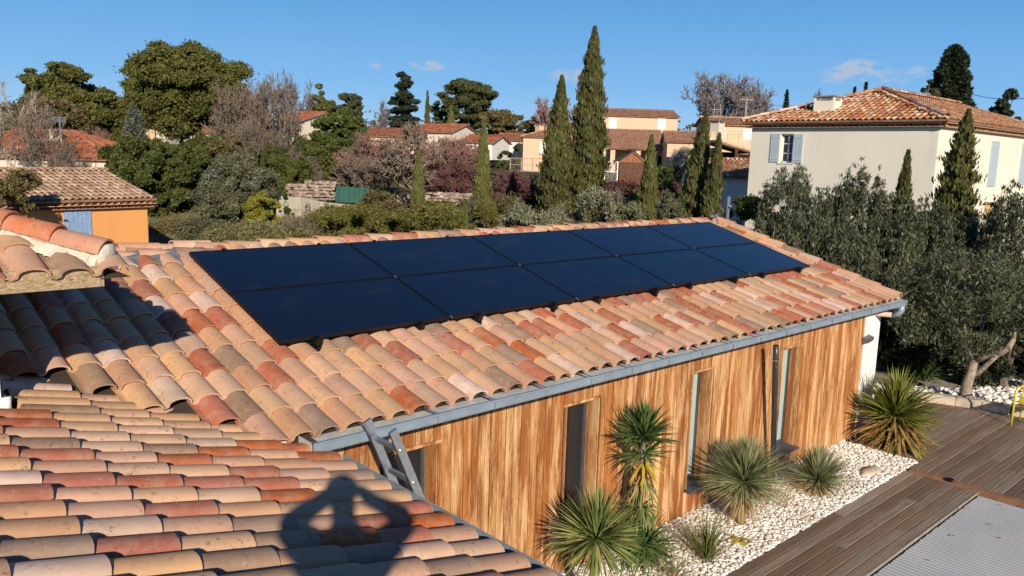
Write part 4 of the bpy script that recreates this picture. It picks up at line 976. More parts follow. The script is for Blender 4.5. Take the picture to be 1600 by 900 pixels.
# arched stone door surround with open shutters
b = MB(); 
b.box((DN0-.02, CY-.04, DNT+.02), (DN1+.02, CY-.002, DNT+.42)); b.box((DN0-.16, CY-.12, DNT+.42), (DN1+.16, CY-.002, DNT+.50)); b.box((DN0-.08, CY-.07, DNB), (DN0+.06, CY-.002, DNT+.02)); b.box((DN1-.06, CY-.07, DNB), (DN1+.08, CY-.002, DNT+.02))
apart(b.build('door_surround', M['stone_trim'], cream), cream)
b = MB(); b.box((DN0, CY+.18, DNB), (DN1, CY+.24, DNT)); dn = apart(b.build('door', M['stone_trim'], cream), cream)
b = MB(); b.box((DN0+.1, CY+.172, DNB+.1), (DN1-.1, CY+.178, DNT-.12)); b.build('pane', M['glass_dark'], dn)
shutters(cream, (DN0-.62, CY, DNB), (1, 0, 0), .52, 1.95, M['pale_shutter'], 1, N=Vector((0, -1, 0))); shutters(cream, (DN1+.12, CY, DNB), (1, 0, 0), .52, 1.95, M['pale_shutter'], 1, N=Vector((0, -1, 0)))
# roof: three slopes
hw = (LY+2*ov)/2; lc = math.hypot(hw, hw*pc); x0, y0, y1 = CX-ov, CY-ov, CY+LY+ov; cz = 1/math.hypot(1, pc); WX = XF-CX+2*ov
roof_sheet(cream, (x0, y1, ZEV), (0, -1, 0), (1, 0, pc), 2*hw, lc, M['tile_cream'], lambda u, s: s*cz-.12 < u < 2*hw-s*cz+.12, seed=1, poly=[(0, 0), (2*hw, 0), (hw, lc)])
roof_sheet(cream, (x0, y0, ZEV), (1, 0, 0), (0, 1, pc), WX, lc, M['tile_cream'], lambda u, s: s*cz-.12 < u < WX-s*cz+.12, seed=2, poly=[(0, 0), (WX, 0), (WX-hw, lc), (hw, lc)])
roof_sheet(cream, (x0+WX, y1, ZEV), (-1, 0, 0), (0, -1, pc), WX, lc, M['tile_cream'], lambda u, s: s > lc-.8 and s*cz-.12 < u < WX-s*cz, seed=3, poly=[(0, 0), (WX, 0), (WX-hw, lc), (hw, lc)])
zap = ZEV+hw*pc
caps(cream, (x0+.05, y0+.05, ZEV+.10), (x0+hw, y0+hw, zap+.10), 15, M['tile_cream'], .13); caps(cream, (x0+.05, y1-.05, ZEV+.10), (x0+hw, y0+hw, zap+.10), 15, M['tile_cream']); caps(cream, (x0+hw-.1, y0+hw, zap+.09), (x0+WX-hw, y0+hw, zap+.09), 22, M['tile_cream'])
# genoise: two rows of tile ends under the eaves
def genoise(par, P, U, N, w_, mat, rows=2, sp=.22, z=0.):
    U, N, P = Vector(U), Vector(N), Vector(P); m = MB()
    for r in range(rows):
        n = int(w_/sp); off = .5 if r % 2 else 0
        for i in range(n):
            c_ = P+U*((i+off+.5)*w_/n)+Vector((0, 0, z-.125*r)); out_ = .34-.13*r
            vs = [c_+U*math.cos(g)*.09+Vector((0, 0, math.sin(g)*.065))+N*out_ for g in np.linspace(0, math.pi, 6)]+[c_+U*math.cos(g)*.085+Vector((0, 0, math.sin(g)*.06))+N*.0 for g in np.linspace(0, math.pi, 6)]
            m.add(vs, [(k, 6+k, 7+k, k+1) for k in range(5)])
        m.obox(P+U*w_/2+N*(out_-.03)/2+Vector((0, 0, z-.125*r-.012)), U*w_/2, N*(out_-.03)/2, Vector((0, 0, .009)))
    o = apart(m.build('genoise', mat, par), par); return o
genoise(cream, (CX-.002, CY+LY+.2, 1.62), (0, -1, 0), (-1, 0, 0), LY+.4, M['tile_cream'], 2); genoise(cream, (CX-.2, CY-.002, 1.62), (1, 0, 0), (0, -1, 0), 16, M['tile_cream'], 2)
cc = chimney(cream, (31.45, 15.75), .33, .42, 1.6, 2.72, M['cream'])
b = MB(); b.box((31.45-.36, 15.75-.45, 2.0), (31.45+.36, 15.75+.45, 2.14)); b.build('flashing', M['lead'], cc)

vine = thing('climbing_plant', 'leafless climbing plant on the sunlit side of the cream house', 'creeper', (37.6, CY-.03, G)); rv = random.Random(4)
for k in range(9):
    x_, z_ = 37.3+rv.uniform(-.1, .1), G; pts = [(x_, CY-.03, z_)]; tgt = 36.9+k*.16
    for q in range(7): z_ += rv.uniform(.42, .62); x_ += (tgt+.5-x_)*.22+rv.uniform(-.06, .06); pts.append((x_, CY-.03-rv.uniform(0, .03), z_))
    m = MB(); m.tube(pts, [.022-.0026*i_ for i_ in range(8)], 5); apart(m.build('stem', M['twig_grey'], vine), vine)
# --- orange house, left
yw = rad(-12); oo = atd(229, 306, 29)
UO = Vector((math.cos(-yw), math.sin(-yw), 0)); VO = Vector((-math.sin(-yw), math.cos(-yw), 0))
UO = Vector((.978, .208, 0)); VO = Vector((-.208, .978, 0)); OP = Vector((oo[0], oo[1], 0))
orange = thing('orange_house', 'orange rendered cottage with pale blue shutters and sandy tile roof', 'house', tuple(OP-UO*6+VO*3+Vector((0, 0, -4.5))))
c0 = OP-UO*13; zo = -1.98
def P2(v): return (v.x, v.y)
struct_wall(orange, 'wall', M['ochre_wall'], [P2(c0), P2(OP), P2(OP+VO*6), P2(c0+VO*6)], -4.6, zo+.1)
po = .262; lo = math.hypot(3.35, 3.35*po)
A0 = c0-VO*.32; A0.z = -1.84
roof_sheet(orange, A0, UO, VO+Vector((0, 0, po)), 13.2, lo, M['tile_orange'], seed=5)
A1 = OP+UO*.2+VO*6.4; A1.z = -1.84; roof_sheet(orange, A1, -UO, -VO+Vector((0, 0, po)), 13.2, lo, M['tile_orange'], lambda u, s: s > lo-.8, seed=6)
b = MB(); 
ga = OP+VO*0; b.add([(ga.x, ga.y, zo), (ga+VO*6).to_tuple()[:2]+(zo,), (ga+VO*3).to_tuple()[:2]+(zo+3*po,)], [(0, 1, 2)]); apart(b.build('gable', M['ochre_wall'], orange), orange)
rp = A0+(VO+Vector((0, 0, po)))*3.35; caps(orange, rp+Vector((0, 0, .05)), rp+UO*13.2+Vector((0, 0, .05)), 34, M['tile_orange'], .10)
genoise(orange, c0+Vector((0, 0, -2.0)), UO, -VO, 13.2, M['tile_salmon'], 2, .24)
def hit(px, py, P, N):
    v = Vector(ray(px, py)); return v*(Vector(P).dot(N)/v.dot(N))
qa, qb = hit(98, 322, OP, VO), hit(141, 321, OP, VO); sw = (qb-qa).length
shutters(orange, Vector((qa.x, qa.y, qa.z-1.15)), UO, sw, 1.15, M['blue_shutter'], 2, N=-VO)
print('orange shutter', sw, qa)

def gable_house(name, label, corner, yaw, wd, dp, zb, ze, pitch, wall, tile, ovh=.3, sp=.25, ridge_front=True, cat='house', parent=None, hip=False, gen=False):
    """corner: near left lower corner of the front eave; front runs along U, depth along V"""
    U = Vector((math.cos(yaw), math.sin(yaw), 0)); Vv = Vector((-math.sin(yaw), math.cos(yaw), 0)); P = Vector((corner[0], corner[1], 0))
    h = parent or thing(name, label, cat, tuple(P+U*wd/2+Vv*dp/2+Vector((0, 0, zb))))
    struct_wall(h, 'wall', wall, [P2(P), P2(P+U*wd), P2(P+U*wd+Vv*dp), P2(P+Vv*dp)], zb-.3, ze)
    if ridge_front:     # ridge runs along U
        run = dp/2+ovh; l = math.hypot(run, run*pitch); kc = run/l; w2 = wd+2*ovh
        kp = (lambda u, s: s*kc-.1 < u < w2-s*kc+.1) if hip else (lambda u, s: True)
        pl = [(0, 0), (w2, 0), (w2-run, l), (run, l)] if hip else None
        a = P-U*ovh-Vv*ovh; a.z = ze-ovh*pitch+.05; roof_sheet(h, a, U, Vv+Vector((0, 0, pitch)), w2, l, tile, kp, sp=sp, seed=int(wd*10), seg=3, poly=pl)
        a = P+U*(wd+ovh)+Vv*(dp+ovh); a.z = ze-ovh*pitch+.05; roof_sheet(h, a, -U, -Vv+Vector((0, 0, pitch)), w2, l, tile, lambda u, s: s > l-1. and kp(u, s), sp=sp, seed=7, seg=3, poly=pl)
        if hip:
            for (o_, u_, v_) in ((P+U*(wd+ovh)-Vv*ovh, Vv, -U), (P-U*ovh+Vv*(dp+ovh), -Vv, U)):
                a = Vector(o_); a.z = ze-ovh*pitch+.05; roof_sheet(h, a, u_, v_+Vector((0, 0, pitch)), 2*run, l, tile, lambda u, s: s*kc-.1 < u < 2*run-s*kc+.1, sp=sp, seed=9, seg=3, poly=[(0, 0), (2*run, 0), (run, l)])
        r0 = P+Vv*dp/2+(U*(run-ovh) if hip else -U*ovh); r1 = P+Vv*dp/2+U*(wd-(run-ovh) if hip else wd+ovh); zt = ze+dp/2*pitch+.08; r0.z = r1.z = zt; caps(h, r0, r1, max(6, int(wd/.4)), tile)
        if hip:
            for e, s in ((r0, -1), (r1, 1)):
                c_ = (P-U*ovh-Vv*ovh) if s < 0 else (P+U*(wd+ovh)-Vv*ovh); c_.z = ze-ovh*pitch+.1; caps(h, c_, e, max(5, int(run*1.4/.4)), tile)
        if not hip:
            b = MB()
            for o_ in (P, P+U*wd): 
                a, c_, e = o_, o_+Vv*dp, o_+Vv*dp/2; k = .0; b.add([(a.x, a.y, ze), (c_.x, c_.y, ze), (e.x, e.y, ze+dp/2*pitch)], [(0, 1, 2)])
            apart(b.build('gable', wall, h), h)
    else:               # gable faces the front
        run = wd/2+ovh; l = math.hypot(run, run*pitch)
        a = P-U*ovh+Vv*(dp+ovh); a.z = ze-ovh*pitch+.05; roof_sheet(h, a, -Vv, U+Vector((0, 0, pitch)), dp+2*ovh, l, tile, sp=sp, seed=3, seg=3)
        a = P+U*(wd+ovh)-Vv*ovh; a.z = ze-ovh*pitch+.05; roof_sheet(h, a, Vv, -U+Vector((0, 0, pitch)), dp+2*ovh, l, tile, sp=sp, seed=4, seg=3)
        b = MB(); e = P+U*wd/2; c_ = P+U*wd; b.add([(P.x, P.y, ze), (c_.x, c_.y, ze), (e.x, e.y, ze+wd/2*pitch)], [(0, 1, 2)]); apart(b.build('gable', wall, h), h)
    return h, P, U, Vv
def zof(px, py, d): return atd(px, py, d)[2]
FAz = math.atan2(_fh[1], _fh[0])-math.pi/2      # yaw of a front that squarely faces the camera

# --- far left hipped house
c_ = atd(-150, 250, 52); c2 = atd(182, 244, 52); dU = Vector(c2-c_); dU.z = 0; wdh = dU.length
farl, P, U, Vv = gable_house('hipped_house', 'distant cream house with red hipped roof and stone chimney behind the orange cottage', (c_[0], c_[1]), math.atan2(dU.y, dU.x), wdh-.3, 9.5, -3.9, zof(100, 247, 52), .36, M['offwhite'], M['tile_red'], hip=True, sp=.24)
genoise(farl, Vector((P.x, P.y, zof(100, 247, 52)-.02)), U, -Vv, wdh, M['tile_salmon'], 2, .26)
q = Vector(atd(85, 215, 54.5)); chimney(farl, (q.x, q.y), .38, .38, q.z-1.0, zof(85, 203, 54.5), M['stone'], M['stone'])
b = MB(); q = Vector(atd(94, 210, 56)); zt = zof(94, 184, 56); b.tube([(q.x, q.y, q.z-1), (q.x, q.y, zt)], .035, 6)
for k in range(4): b.bar((q.x-.35, q.y+.3, zt-.1*k), (q.x+.35, q.y-.3, zt-.1*k), .03, .03)
apart(b.build('antenna', M['alu'], farl), farl)

# --- central terracotta house, far away, several blocks
d0 = 90.
def blk(px0, px1, py_e, d, **k):
    a, c_ = atd(px0, py_e, d), atd(px1, py_e, d); v = Vector(c_-a); v.z = 0; return a, v.length, a[2], math.atan2(v.y, v.x)
mid = thing('peach_house', 'long peach coloured house with two levels of salmon tile roofs and a porch', 'house', tuple(atd(1000, 262, 94)))
mi = mid
a, wd_, ze, yw_ = blk(918, 1062, 179, 97); yw_ += rad(4)
_, P, U, Vv = gable_house('', '', a, yw_, wd_, 6.5, -1.2, ze, .27, M['peach'], M['tile_salmon'], parent=mid, sp=.3)
for px in (958, 1036):
    q = Vector(atd(px, 201, 97)); t = (q-P).dot(U); q = P+U*t; shutters(mid, Vector((q.x, q.y, zof(px, 202, 97)))-U*.5-Vv*.02, U, 1.0, 1.32, M['white_paint'], 2, N=-Vv)
# lean-to roof below
a, wd_, ze, yw_ = blk(842, 1050, 229, 89)
U = Vector((math.cos(yw_), math.sin(yw_), 0)); Vv = Vector((-math.sin(yw_), math.cos(yw_), 0)); P = Vector((a[0], a[1], 0))
zt = zof(960, 202, 97); run = 7.6; pt_ = (zt-ze)/run
A0 = P.copy(); A0.z = ze; roof_sheet(mid, A0, U, Vv+Vector((0, 0, pt_)), wd_, math.hypot(run, run*pt_), M['tile_salmon'], sp=.3, ex=.4, seed=12, seg=3)
struct_wall(mid, 'wall', M['peach'], [P2(P+Vv*2.6), P2(P+U*wd_+Vv*2.6), P2(P+U*wd_+Vv*7), P2(P+Vv*7)], -1.6, ze+.35)
for px in (958, 998):   # porch posts
    q = Vector(atd(px, 245, 89)); t = (q-P).dot(U); q = P+U*t+Vv*.5; m = MB(); m.obox(Vector((q.x, q.y, (ze-1.6)/2)), U*.26, Vv*.26, Vector((0, 0, (ze+1.6)/2))); apart(m.build('porch_post', M['peach'], mid), mid)
for px in (950, 985, 1036):
    q = Vector(atd(px, 245, 91.6)); t = (q-P).dot(U); q = P+U*t+Vv*2.57; m = MB(); m.obox(Vector((q.x, q.y, -.35)), U*.7, Vv*.02, Vector((0, 0, 1.1))); w_ = apart(m.build('window', M['white_paint'], mid), mid)
    m = MB(); 
    for s in (-1, 1): m.obox(Vector((q.x, q.y, -.35))-Vv*.03+U*s*.33, U*.27, Vv*.005, Vector((0, 0, 1.0)))
    m.build('pane', M['glass_dark'], w_)
# right wing with pitched roof
a, wd_, ze, yw_ = blk(1043, 1120, 221, 84); gable_house('', '', a, yw_+rad(-6), wd_, 6.6, -2.2, ze, .33, M['peach'], M['tile_salmon'], parent=mid, sp=.3)
# left wings
a, wd_, ze, yw_ = blk(818, 890, 213, 88); _, P, U, Vv = gable_house('', '', a, yw_, wd_, 5.2, -1.8, ze, .3, M['peach'], M['tile_salmon'], parent=mid, sp=.3, hip=True)
q = Vector(atd(850, 238, 88)); q = P+U*(q-P).dot(U); shutters(mid, Vector((q.x, q.y, zof(850, 240, 88)))-U*.5, U, .9, 1.25, M['white_paint'], 2, N=-Vv)
q = atd(843, 200, 92); chimney(mid, (q[0], q[1]), .35, .35, q[2]-1, zof(843, 195, 92), M['peach'])
a, wd_, ze, yw_ = blk(872, 948, 212, 92); gable_house('', '', a, yw_, wd_, 4.2, -1.8, ze, .26, M['peach'], M['tile_salmon'], parent=mid, sp=.3)
# shed, lattice gate, fence
a, wd_, ze, yw_ = blk(968, 1009, 253, 66); yb = zof(985, 286, 66)
shed, P, U, Vv = gable_house('wooden_shed', 'small brown wooden garden shed with orange gable beside the white lattice gate', a, yw_, wd_, 2.6, yb, ze, .72, M['shed_wood'], M['under'], ridge_front=False, cat='shed', sp=.5, ovh=.18)
m = MB()
for k in range(9): m.obox(P+U*(wd_/2)-Vv*.02+Vector((0, 0, yb+.08+k*.2)), U*wd_/2, Vv*.015, Vector((0, 0, .092)))
o = apart(m.build('plank_wall', M['shed_wood'], shed), shed)
m = MB()
for k in range(10):
    u0 = wd_*(k+.5)/10; hh = (wd_/2-abs(u0-wd_/2))*.72; m.obox(P+U*u0-Vv*.03+Vector((0, 0, ze+hh/2)), U*wd_/21, Vv*.01, Vector((0, 0, hh/2)))
apart(m.build('gable_boards', M['shed_wood2'], shed), shed)
def lattice(name, label, px0, px1, pyt, pyb, d, mat, cat, cross=True, nb=2):
    a, c_ = Vector(atd(px0, pyb, d)), Vector(atd(px1, pyb, d)); c_.z = a.z; zt = zof((px0+px1)/2, pyt, d); U = (c_-a).normalized(); l = (c_-a).length; h = zt-a.z
    t = thing(name, label, cat, tuple(a)); m = MB(); 
    for i in range(nb+1): m.bar(a+U*l*i/nb, a+U*l*i/nb+Vector((0, 0, h)), .08, .08, up=U)
    for z in (0.05, .5, .97): m.bar(a+Vector((0, 0, h*z)), a+U*l+Vector((0, 0, h*z)), .06, .05)
    apart(m.build('frame', mat, t), t); m = MB(); n = int(l/.22)
    for i in range(-int(h/.22), n):
        for s in (0, 1):
            u0, u1 = i*.22, i*.22+h; z0, z1 = 0, h
            if u0 < 0: z0 = -u0; u0 = 0
            if u1 > l: z1 -= u1-l; u1 = l
            if s: m.bar(a+U*u0+Vector((0, 0, z0)), a+U*u1+Vector((0, 0, z1)), .022, .01)
            else: m.bar(a+U*(l-u0)+Vector((0, 0, z0)), a+U*(l-u1)+Vector((0, 0, z1)), .022, .01)
    o = apart(m.build('lattice', mat, t), t); tag(o, kind='stuff')
    return t
lattice('lattice_gate', 'white lattice garden gate beside the brown shed', 944, 964, 252, 284, 64, M['white_paint'], 'gate', nb=1)
lattice('lattice_fence', 'grey weathered lattice fence before the peach house at left', 797, 866, 247, 268, 66, M['grey_wood'], 'fence', nb=4)
m = MB(); a = atd(942, 240, 64); m.box((a[0]-.18, a[1]-.18, -4.2), (a[0]+.18, a[1]+.18, zof(942, 234, 64))); m.box((a[0]-.24, a[1]-.24, zof(942, 234, 64)), (a[0]+.24, a[1]+.24, zof(942, 232, 64))); tag(m.build('gate_pillar', M['offwhite']), 'pale square gate pillar beside the white lattice gate', 'pillar')

# --- house with terrace, right of centre
a, wd_, ze, yw_ = blk(1108, 1200, 194, 72)
terr, P, U, Vv = gable_house('terrace_house', 'peach house with salmon roof and terrace behind the two leaning cypresses', a, yw_, wd_, 5.0, -2.4, ze, .27, M['peach'], M['tile_salmon'], sp=.3)
def onwall(px, py, d): return hit(px, py, P, Vv)
q = onwall(1128, 213, 72); m = MB(); m.obox(q+Vector((0, 0, .3))-Vv*.03, U*.26, Vv*.03, Vector((0, 0, .38))); w_ = apart(m.build('window', M['white_paint'], terr), terr); m = MB(); m.obox(q+Vector((0, 0, .3))-Vv*.065+U*.04, U*.16, Vv*.004, Vector((0, 0, .30))); m.build('pane', M['glass_dark'], w_)
q = onwall(1160, 219, 72); shutters(terr, q, U, 1.4, 1.0, M['white_paint'], 3, N=-Vv)
m = MB(); q = onwall(1118, 222, 72); m.obox(q-Vv*2+U*2.2+Vector((0, 0, -.55)), U*2.6, Vv*2, Vector((0, 0, .5))); apart(m.build('terrace', M['peach'], terr), terr)
m = MB()
for i in range(6): m.bar(q-Vv*4+U*(i*.95)+Vector((0, 0, -.05)), q-Vv*4+U*(i*.95)+Vector((0, 0, .85)), .03, .03, up=U)
for z in (.3, .58, .85): m.bar(q-Vv*4+Vector((0, 0, z)), q-Vv*4+U*4.8+Vector((0, 0, z)), .03, .03)
apart(m.build('railing', M['grey_wood'], terr), terr)
q = atd(1120, 192, 66); chimney(terr, (q[0], q[1]), .42, .5, q[2]-1.5, zof(1120, 190, 66), M['offwhite'], M['slate'])
m = MB(); q = Vector(atd(1119, 196, 71)); zt = zof(1119, 163, 71)
for s in (-.28, .28): m.tube([q+U*s, Vector((q.x+U.x*s, q.y+U.y*s, zt))], .04, 6)
for z in (.45, .75): m.bar(Vector((q.x, q.y, q.z+(zt-q.z)*z))-U*.5, Vector((q.x, q.y, q.z+(zt-q.z)*z))+U*.5, .05, .05)
apart(m.build('antenna', M['grey_wood'], terr), terr)
# dark open shed roof, AC unit, dish and low garage
a, wd_, ze, yw_ = blk(1120, 1175, 243, 46); ze = zof(1172, 234, 46)
sh = thing('car_port', 'dark open lean-to with sloping tile roof beside the cream house', 'car port', tuple(atd(1150, 262, 47)))
Pq = Vector(atd(1122, 221, 46)); Qq = Vector(atd(1173, 236, 46)); UU = (Qq-Pq); lU = UU.length; UU.normalize(); hor = Vector((UU.x, UU.y, 0)).normalized(); VV = Vector((-hor.y, hor.x, 0))
m = MB(); m.obox((Pq+Qq)/2+VV*1.5-Vector((0, 0, .10)), UU*lU/2, VV*1.6, Vector((0, 0, .05))); apart(m.build('roof', M['under'], sh), sh)
roof_sheet(sh, Qq-VV*.1, VV, -UU, 3.2, lU, M['tile_salmon'], sp=.28, seed=8, seg=3)
m = MB(); zb = zof(1150, 262, 46)
for px in (1124, 1150, 1171): q = Vector(atd(px, 246, 46)); m.box((q.x-.06, q.y-.06, zb-1), (q.x+.06, q.y+.06, atd(px, 222+(px-1122)*.29, 46)[2]-.1))
apart(m.build('post', M['shed_wood'], sh), sh)
m = MB(); q = Pq+VV*3.1; m.obox(q+hor*lU/2+Vector((0, 0, -1.4)), hor*lU/2, VV*.05, Vector((0, 0, .85))); apart(m.build('back_wall', M['under'], sh), sh)
gq = Vector(atd(1100, 274, 40)); g2 = Vector(atd(1176, 275, 40)); v = g2-gq; v.z = 0
gar, P, U, Vv = gable_house('garage', 'low white garage with mottled tile roof between the leaning cypresses and the cream house', gq, math.atan2(v.y, v.x), v.length+.9, 5.2, -4.2, zof(1140, 276, 40), .30, M['white'], M['tile_cream'], cat='garage', sp=.22)
m = MB(); q = Vector(atd(1116, 224, 50)); m.obox(q, U*.36, Vv*.16, Vector((0, 0, .28))); ac = m.build('air_conditioner', M['white_paint']); tag(ac, 'white air conditioner unit on the pale wall behind the leaning cypresses', 'air conditioner'); m = MB(); m.tube([q-Vv*.165, q-Vv*.175], .2, 14); m.build('fan_grille', M['slate'], ac)
m = MB(); q = Vector(atd(1112, 224, 50.2)); m.box((q.x-.15, q.y, -3.4), (q.x+.35, q.y+.5, q.z+.75)); tag(m.build('utility_block', M['peach']), 'peach wall block carrying the air conditioner', 'wall')
m = MB(); q = Vector(atd(1113, 241, 49.5)); n = (Vector((0, 0, 0))-q).normalized(); sx = n.cross(Vector((0, 0, 1))).normalized(); sy = sx.cross(n)
rings = [[q+n*(.10*r*r)+(sx*math.cos(a*.5236)+sy*math.sin(a*.5236))*r*.42 for a in range(12)] for r in (.02, .5, 1.)]
V = [p for r in rings for p in r]; m.add(V, [(k*12+a, k*12+(a+1) % 12, k*12+12+(a+1) % 12, k*12+12+a) for k in range(2) for a in range(12)]); m.bar(q, q+n*.4, .02, .02); m.bar(q-n*.02, q-n*.02-Vector((0, 0, 1.2)), .04, .04, up=(1, 0, 0))
tag(m.build('satellite_dish', M['white_paint'], None, True), 'white satellite dish below the air conditioner', 'satellite dish')

# --- other far houses
def far_house(label, px0, px1, py_e, d, dp, pitch, wall, tile, py_b, yo=0., rf_=True, hip=False):
    a, wd_, ze, yw_ = blk(px0, px1, py_e, d); return gable_house('distant_house', label, a, yw_+yo, wd_, dp, zof((px0+px1)/2, py_b, d), ze, pitch, wall, tile, ridge_front=rf_, sp=.3, hip=hip)
far_house('distant pale house with red roof above the dark green conifer', 432, 482, 190, 82, 7, .30, M['offwhite'], M['tile_red'], 215, rad(-34))
far_house('distant white house half hidden under the big umbrella pine', 285, 350, 208, 105, 6, .3, M['white'], M['tile_red'], 235, rad(-20))
q = far_house('distant pale gable with small chimney left of the big umbrella pine', 222, 262, 207, 98, 5, .3, M['offwhite'], M['tile_salmon'], 225, rad(-10), False)[0]
c_ = atd(236, 200, 97); chimney(q, (c_[0], c_[1]), .3, .3, c_[2]-1.4, zof(236, 193, 97), M['peach'])
q = far_house('distant white house with long red roof behind the pinkish bare trees', 640, 712, 206, 92, 7, .27, M['offwhite'], M['tile_red'], 235, rad(-24))[0]
far_house('distant white walled house with low red roof behind the middle cypress', 722, 772, 222, 88, 6, .27, M['white'], M['tile_red'], 245, rad(-18))
far_house('small distant white house with red roof left of the peach house', 783, 822, 219, 95, 5, .3, M['white'], M['tile_red'], 245)
far_house('distant red roof almost hidden by pinkish bare trees', 575, 655, 212, 84, 6, .27, M['peach'], M['tile_red'], 235)

# --- garden walls
def wall_strip(name, label, pts, mat, cat='wall', thick=.3):
    """pts: (px, py_top, py_bottom, depth)"""
    q = [(Vector(atd(a, b_, d)), zof(a, c_, d)) for a, b_, c_, d in pts]; o3 = Vector((_fh[0], _fh[1], 0))*thick; m = MB(); n = len(q)
    V = []
    for t, zb in q: bt = Vector((t.x, t.y, zb-.6)); V += [bt, t, t+o3, bt+o3]
    F = [(4*i+a, 4*i+b_, 4*i+4+b_, 4*i+4+a) for i in range(n-1) for a, b_ in ((1, 0), (2, 1), (3, 2))]+[(0, 1, 2, 3), (4*n-1, 4*n-2, 4*n-3, 4*n-4)]
    m.add(V, F); return tag(m.build(name, mat), label, cat)
gwall = wall_strip('concrete_wall', 'pale concrete garden wall with a green graffiti mark behind the bushes', [(431, 306, 346, 44), (470, 308, 346, 45), (500, 315, 348, 46.5), (560, 322, 345, 49)], M['concrete'])
def scrawl(pts, d, mat, r, lab):
    m = MB(); m.tube([Vector(atd(a, b_, d)) for a, b_ in pts], r, 5); return m.build(lab, mat, gwall)
scrawl([(443, 315), (448, 313), (450, 318), (446, 322), (442, 319), (446, 316), (449, 325), (444, 326)], 44.25, plain('green_spray_paint', (.22, .46, .28), .8), .022, 'graffiti')
scrawl([(479, 331), (477, 323), (480, 318), (484, 319), (483, 324), (479, 325)], 45.25, plain('dark_spray_paint', (.16, .09, .05), .8), .03, 'graffiti')
scrawl([(459, 325), (463, 329), (468, 322)], 44.6, bpy.data.materials['dark_spray_paint'], .015, 'graffiti')
wall_strip('low_wall', 'low pale capping wall in front of the green screen', [(500, 311, 320, 50), (575, 313, 320, 52)], M['offwhite'])
wall_strip('retaining_wall', 'distant pale stone retaining wall below the burgundy shrubs', [(600, 305, 318, 52), (700, 303, 318, 54), (765, 303, 318, 54)], M['stone'])
# rubble wall of individual-looking stones
def rubble(name, label, px0, px1, t0, t1, b0, d, seed):
    r = random.Random(seed); m = MB(); a, c_ = Vector(atd(px0, t0, d)), Vector(atd(px1, t1, d)); zb = zof(px0, b0, d); n = int((c_-a).length/.32)
    for i in range(n):
        p = a.lerp(c_, (i+.5)/n); h = int((p.z-zb)/.2)+1
        for k in range(h):
            s = (r.uniform(.10, .2), r.uniform(.1, .3), r.uniform(.05, .11)); q = Vector((p.x+r.uniform(-.06, .06), p.y+r.uniform(-.1, .1), zb+.1+k*.2+r.uniform(-.03, .03))); an = r.uniform(-.3, .3)
            m.obox(q, (s[0]*math.cos(an), s[0]*math.sin(an), r.uniform(-.03, .03)), (-s[1]*math.sin(an), s[1]*math.cos(an), 0), (0, 0, s[2]))
    t = thing(name, label, 'wall', (a.x, a.y, zb)); o = apart(m.build('stones', M['rubble'], t), t); tag(o, kind='stuff')
M['rubble'] = plain('pinkish_rubble_stone', (.36, .28, .23), .95, var=.45, scale=2.5, bump=.5)
rubble('rubble_wall', 'rough dry stone wall behind the pale garden wall', 446, 522, 289, 284, 312, 49, 3)
rubble('rubble_wall', 'low dry stone wall under the burgundy shrubs right of centre', 640, 766, 305, 303, 314, 50, 5)
# green netting fence screen
a, c_ = Vector(atd(511, 313, 50)), Vector(atd(576, 313, 50)); gs = thing('green_screen', 'dark green fabric fence screen beyond the pale garden wall', 'fence', tuple(a))
zt = zof(540, 292, 50); V = []; n = 40
for i in range(n+1): p = a.lerp(c_, i/n); V += [(p.x, p.y+.03*math.sin(i*1.3), a.z-.1), (p.x, p.y+.03*math.sin(i*1.3+.4), zt+.03*math.sin(i*.8))]
apart(npmesh_idx('fabric', V, np.array([(2*i, 2*i+2, 2*i+3, 2*i+1) for i in range(n)]), M['green_net'], gs), gs)
for i in range(5): p = a.lerp(c_, i/4); m = MB(); m.tube([(p.x, p.y-.05, a.z-.3), (p.x, p.y-.05, zt+.12)], .03, 6); apart(m.build('post', M['green_paint'], gs), gs)
# green mesh fence by the orange house
gf = thing('wire_fence', 'green wire fence on rough grass right of the orange cottage', 'fence', tuple(atd(240, 372, 38)))
fp = [Vector(atd(px, 372, d)) for px, d in ((238, 38), (261, 38.6), (284, 39.2), (308, 39.8), (334, 40.4))]
for p in fp: m = MB(); m.tube([(p.x, p.y, p.z-.6), (p.x, p.y, zof(260, 349, 39))], .035, 6); apart(m.build('post', M['green_paint'], gf), gf)
m = MB(); zt = zof(260, 350, 39); zb = fp[0].z-.4
for p, q in zip(fp[:-1], fp[1:]):
    for i in range(12): a = p.lerp(q, i/12); m.bar((a.x, a.y, zb), (a.x, a.y, zt), .008, .008, up=(1, 0, 0))
    for k in range(8): z = zb+(zt-zb)*k/7; m.bar((p.x, p.y, z), (q.x, q.y, z), .008, .008)
o = apart(m.build('wire_mesh', M['green_paint'], gf), gf); tag(o, kind='stuff')
# slatted fence behind the olives
sf = thing('slat_fence', 'dark horizontal slat fence in the shade behind the olive trunk', 'fence', (19.9, 5, G))
for k in range(12):
    for (a, c_) in (((19.9, -.5), (19.9, 4.2)), ((19.9, 4.2), (19.7, 9.))):
        m = MB(); m.bar((a[0], a[1], G+.12+k*.135), (c_[0], c_[1], G+.12+k*.135), .02, .105); apart(m.build('slat', M['slat_wood'], sf), sf)
for y in (-.5, 1.8, 4.2, 6.6, 9.): m = MB(); m.box((19.93, y-.04, G-.05), (20.0, y+.04, G+1.75)); apart(m.build('post', M['slat_wood'], sf), sf)
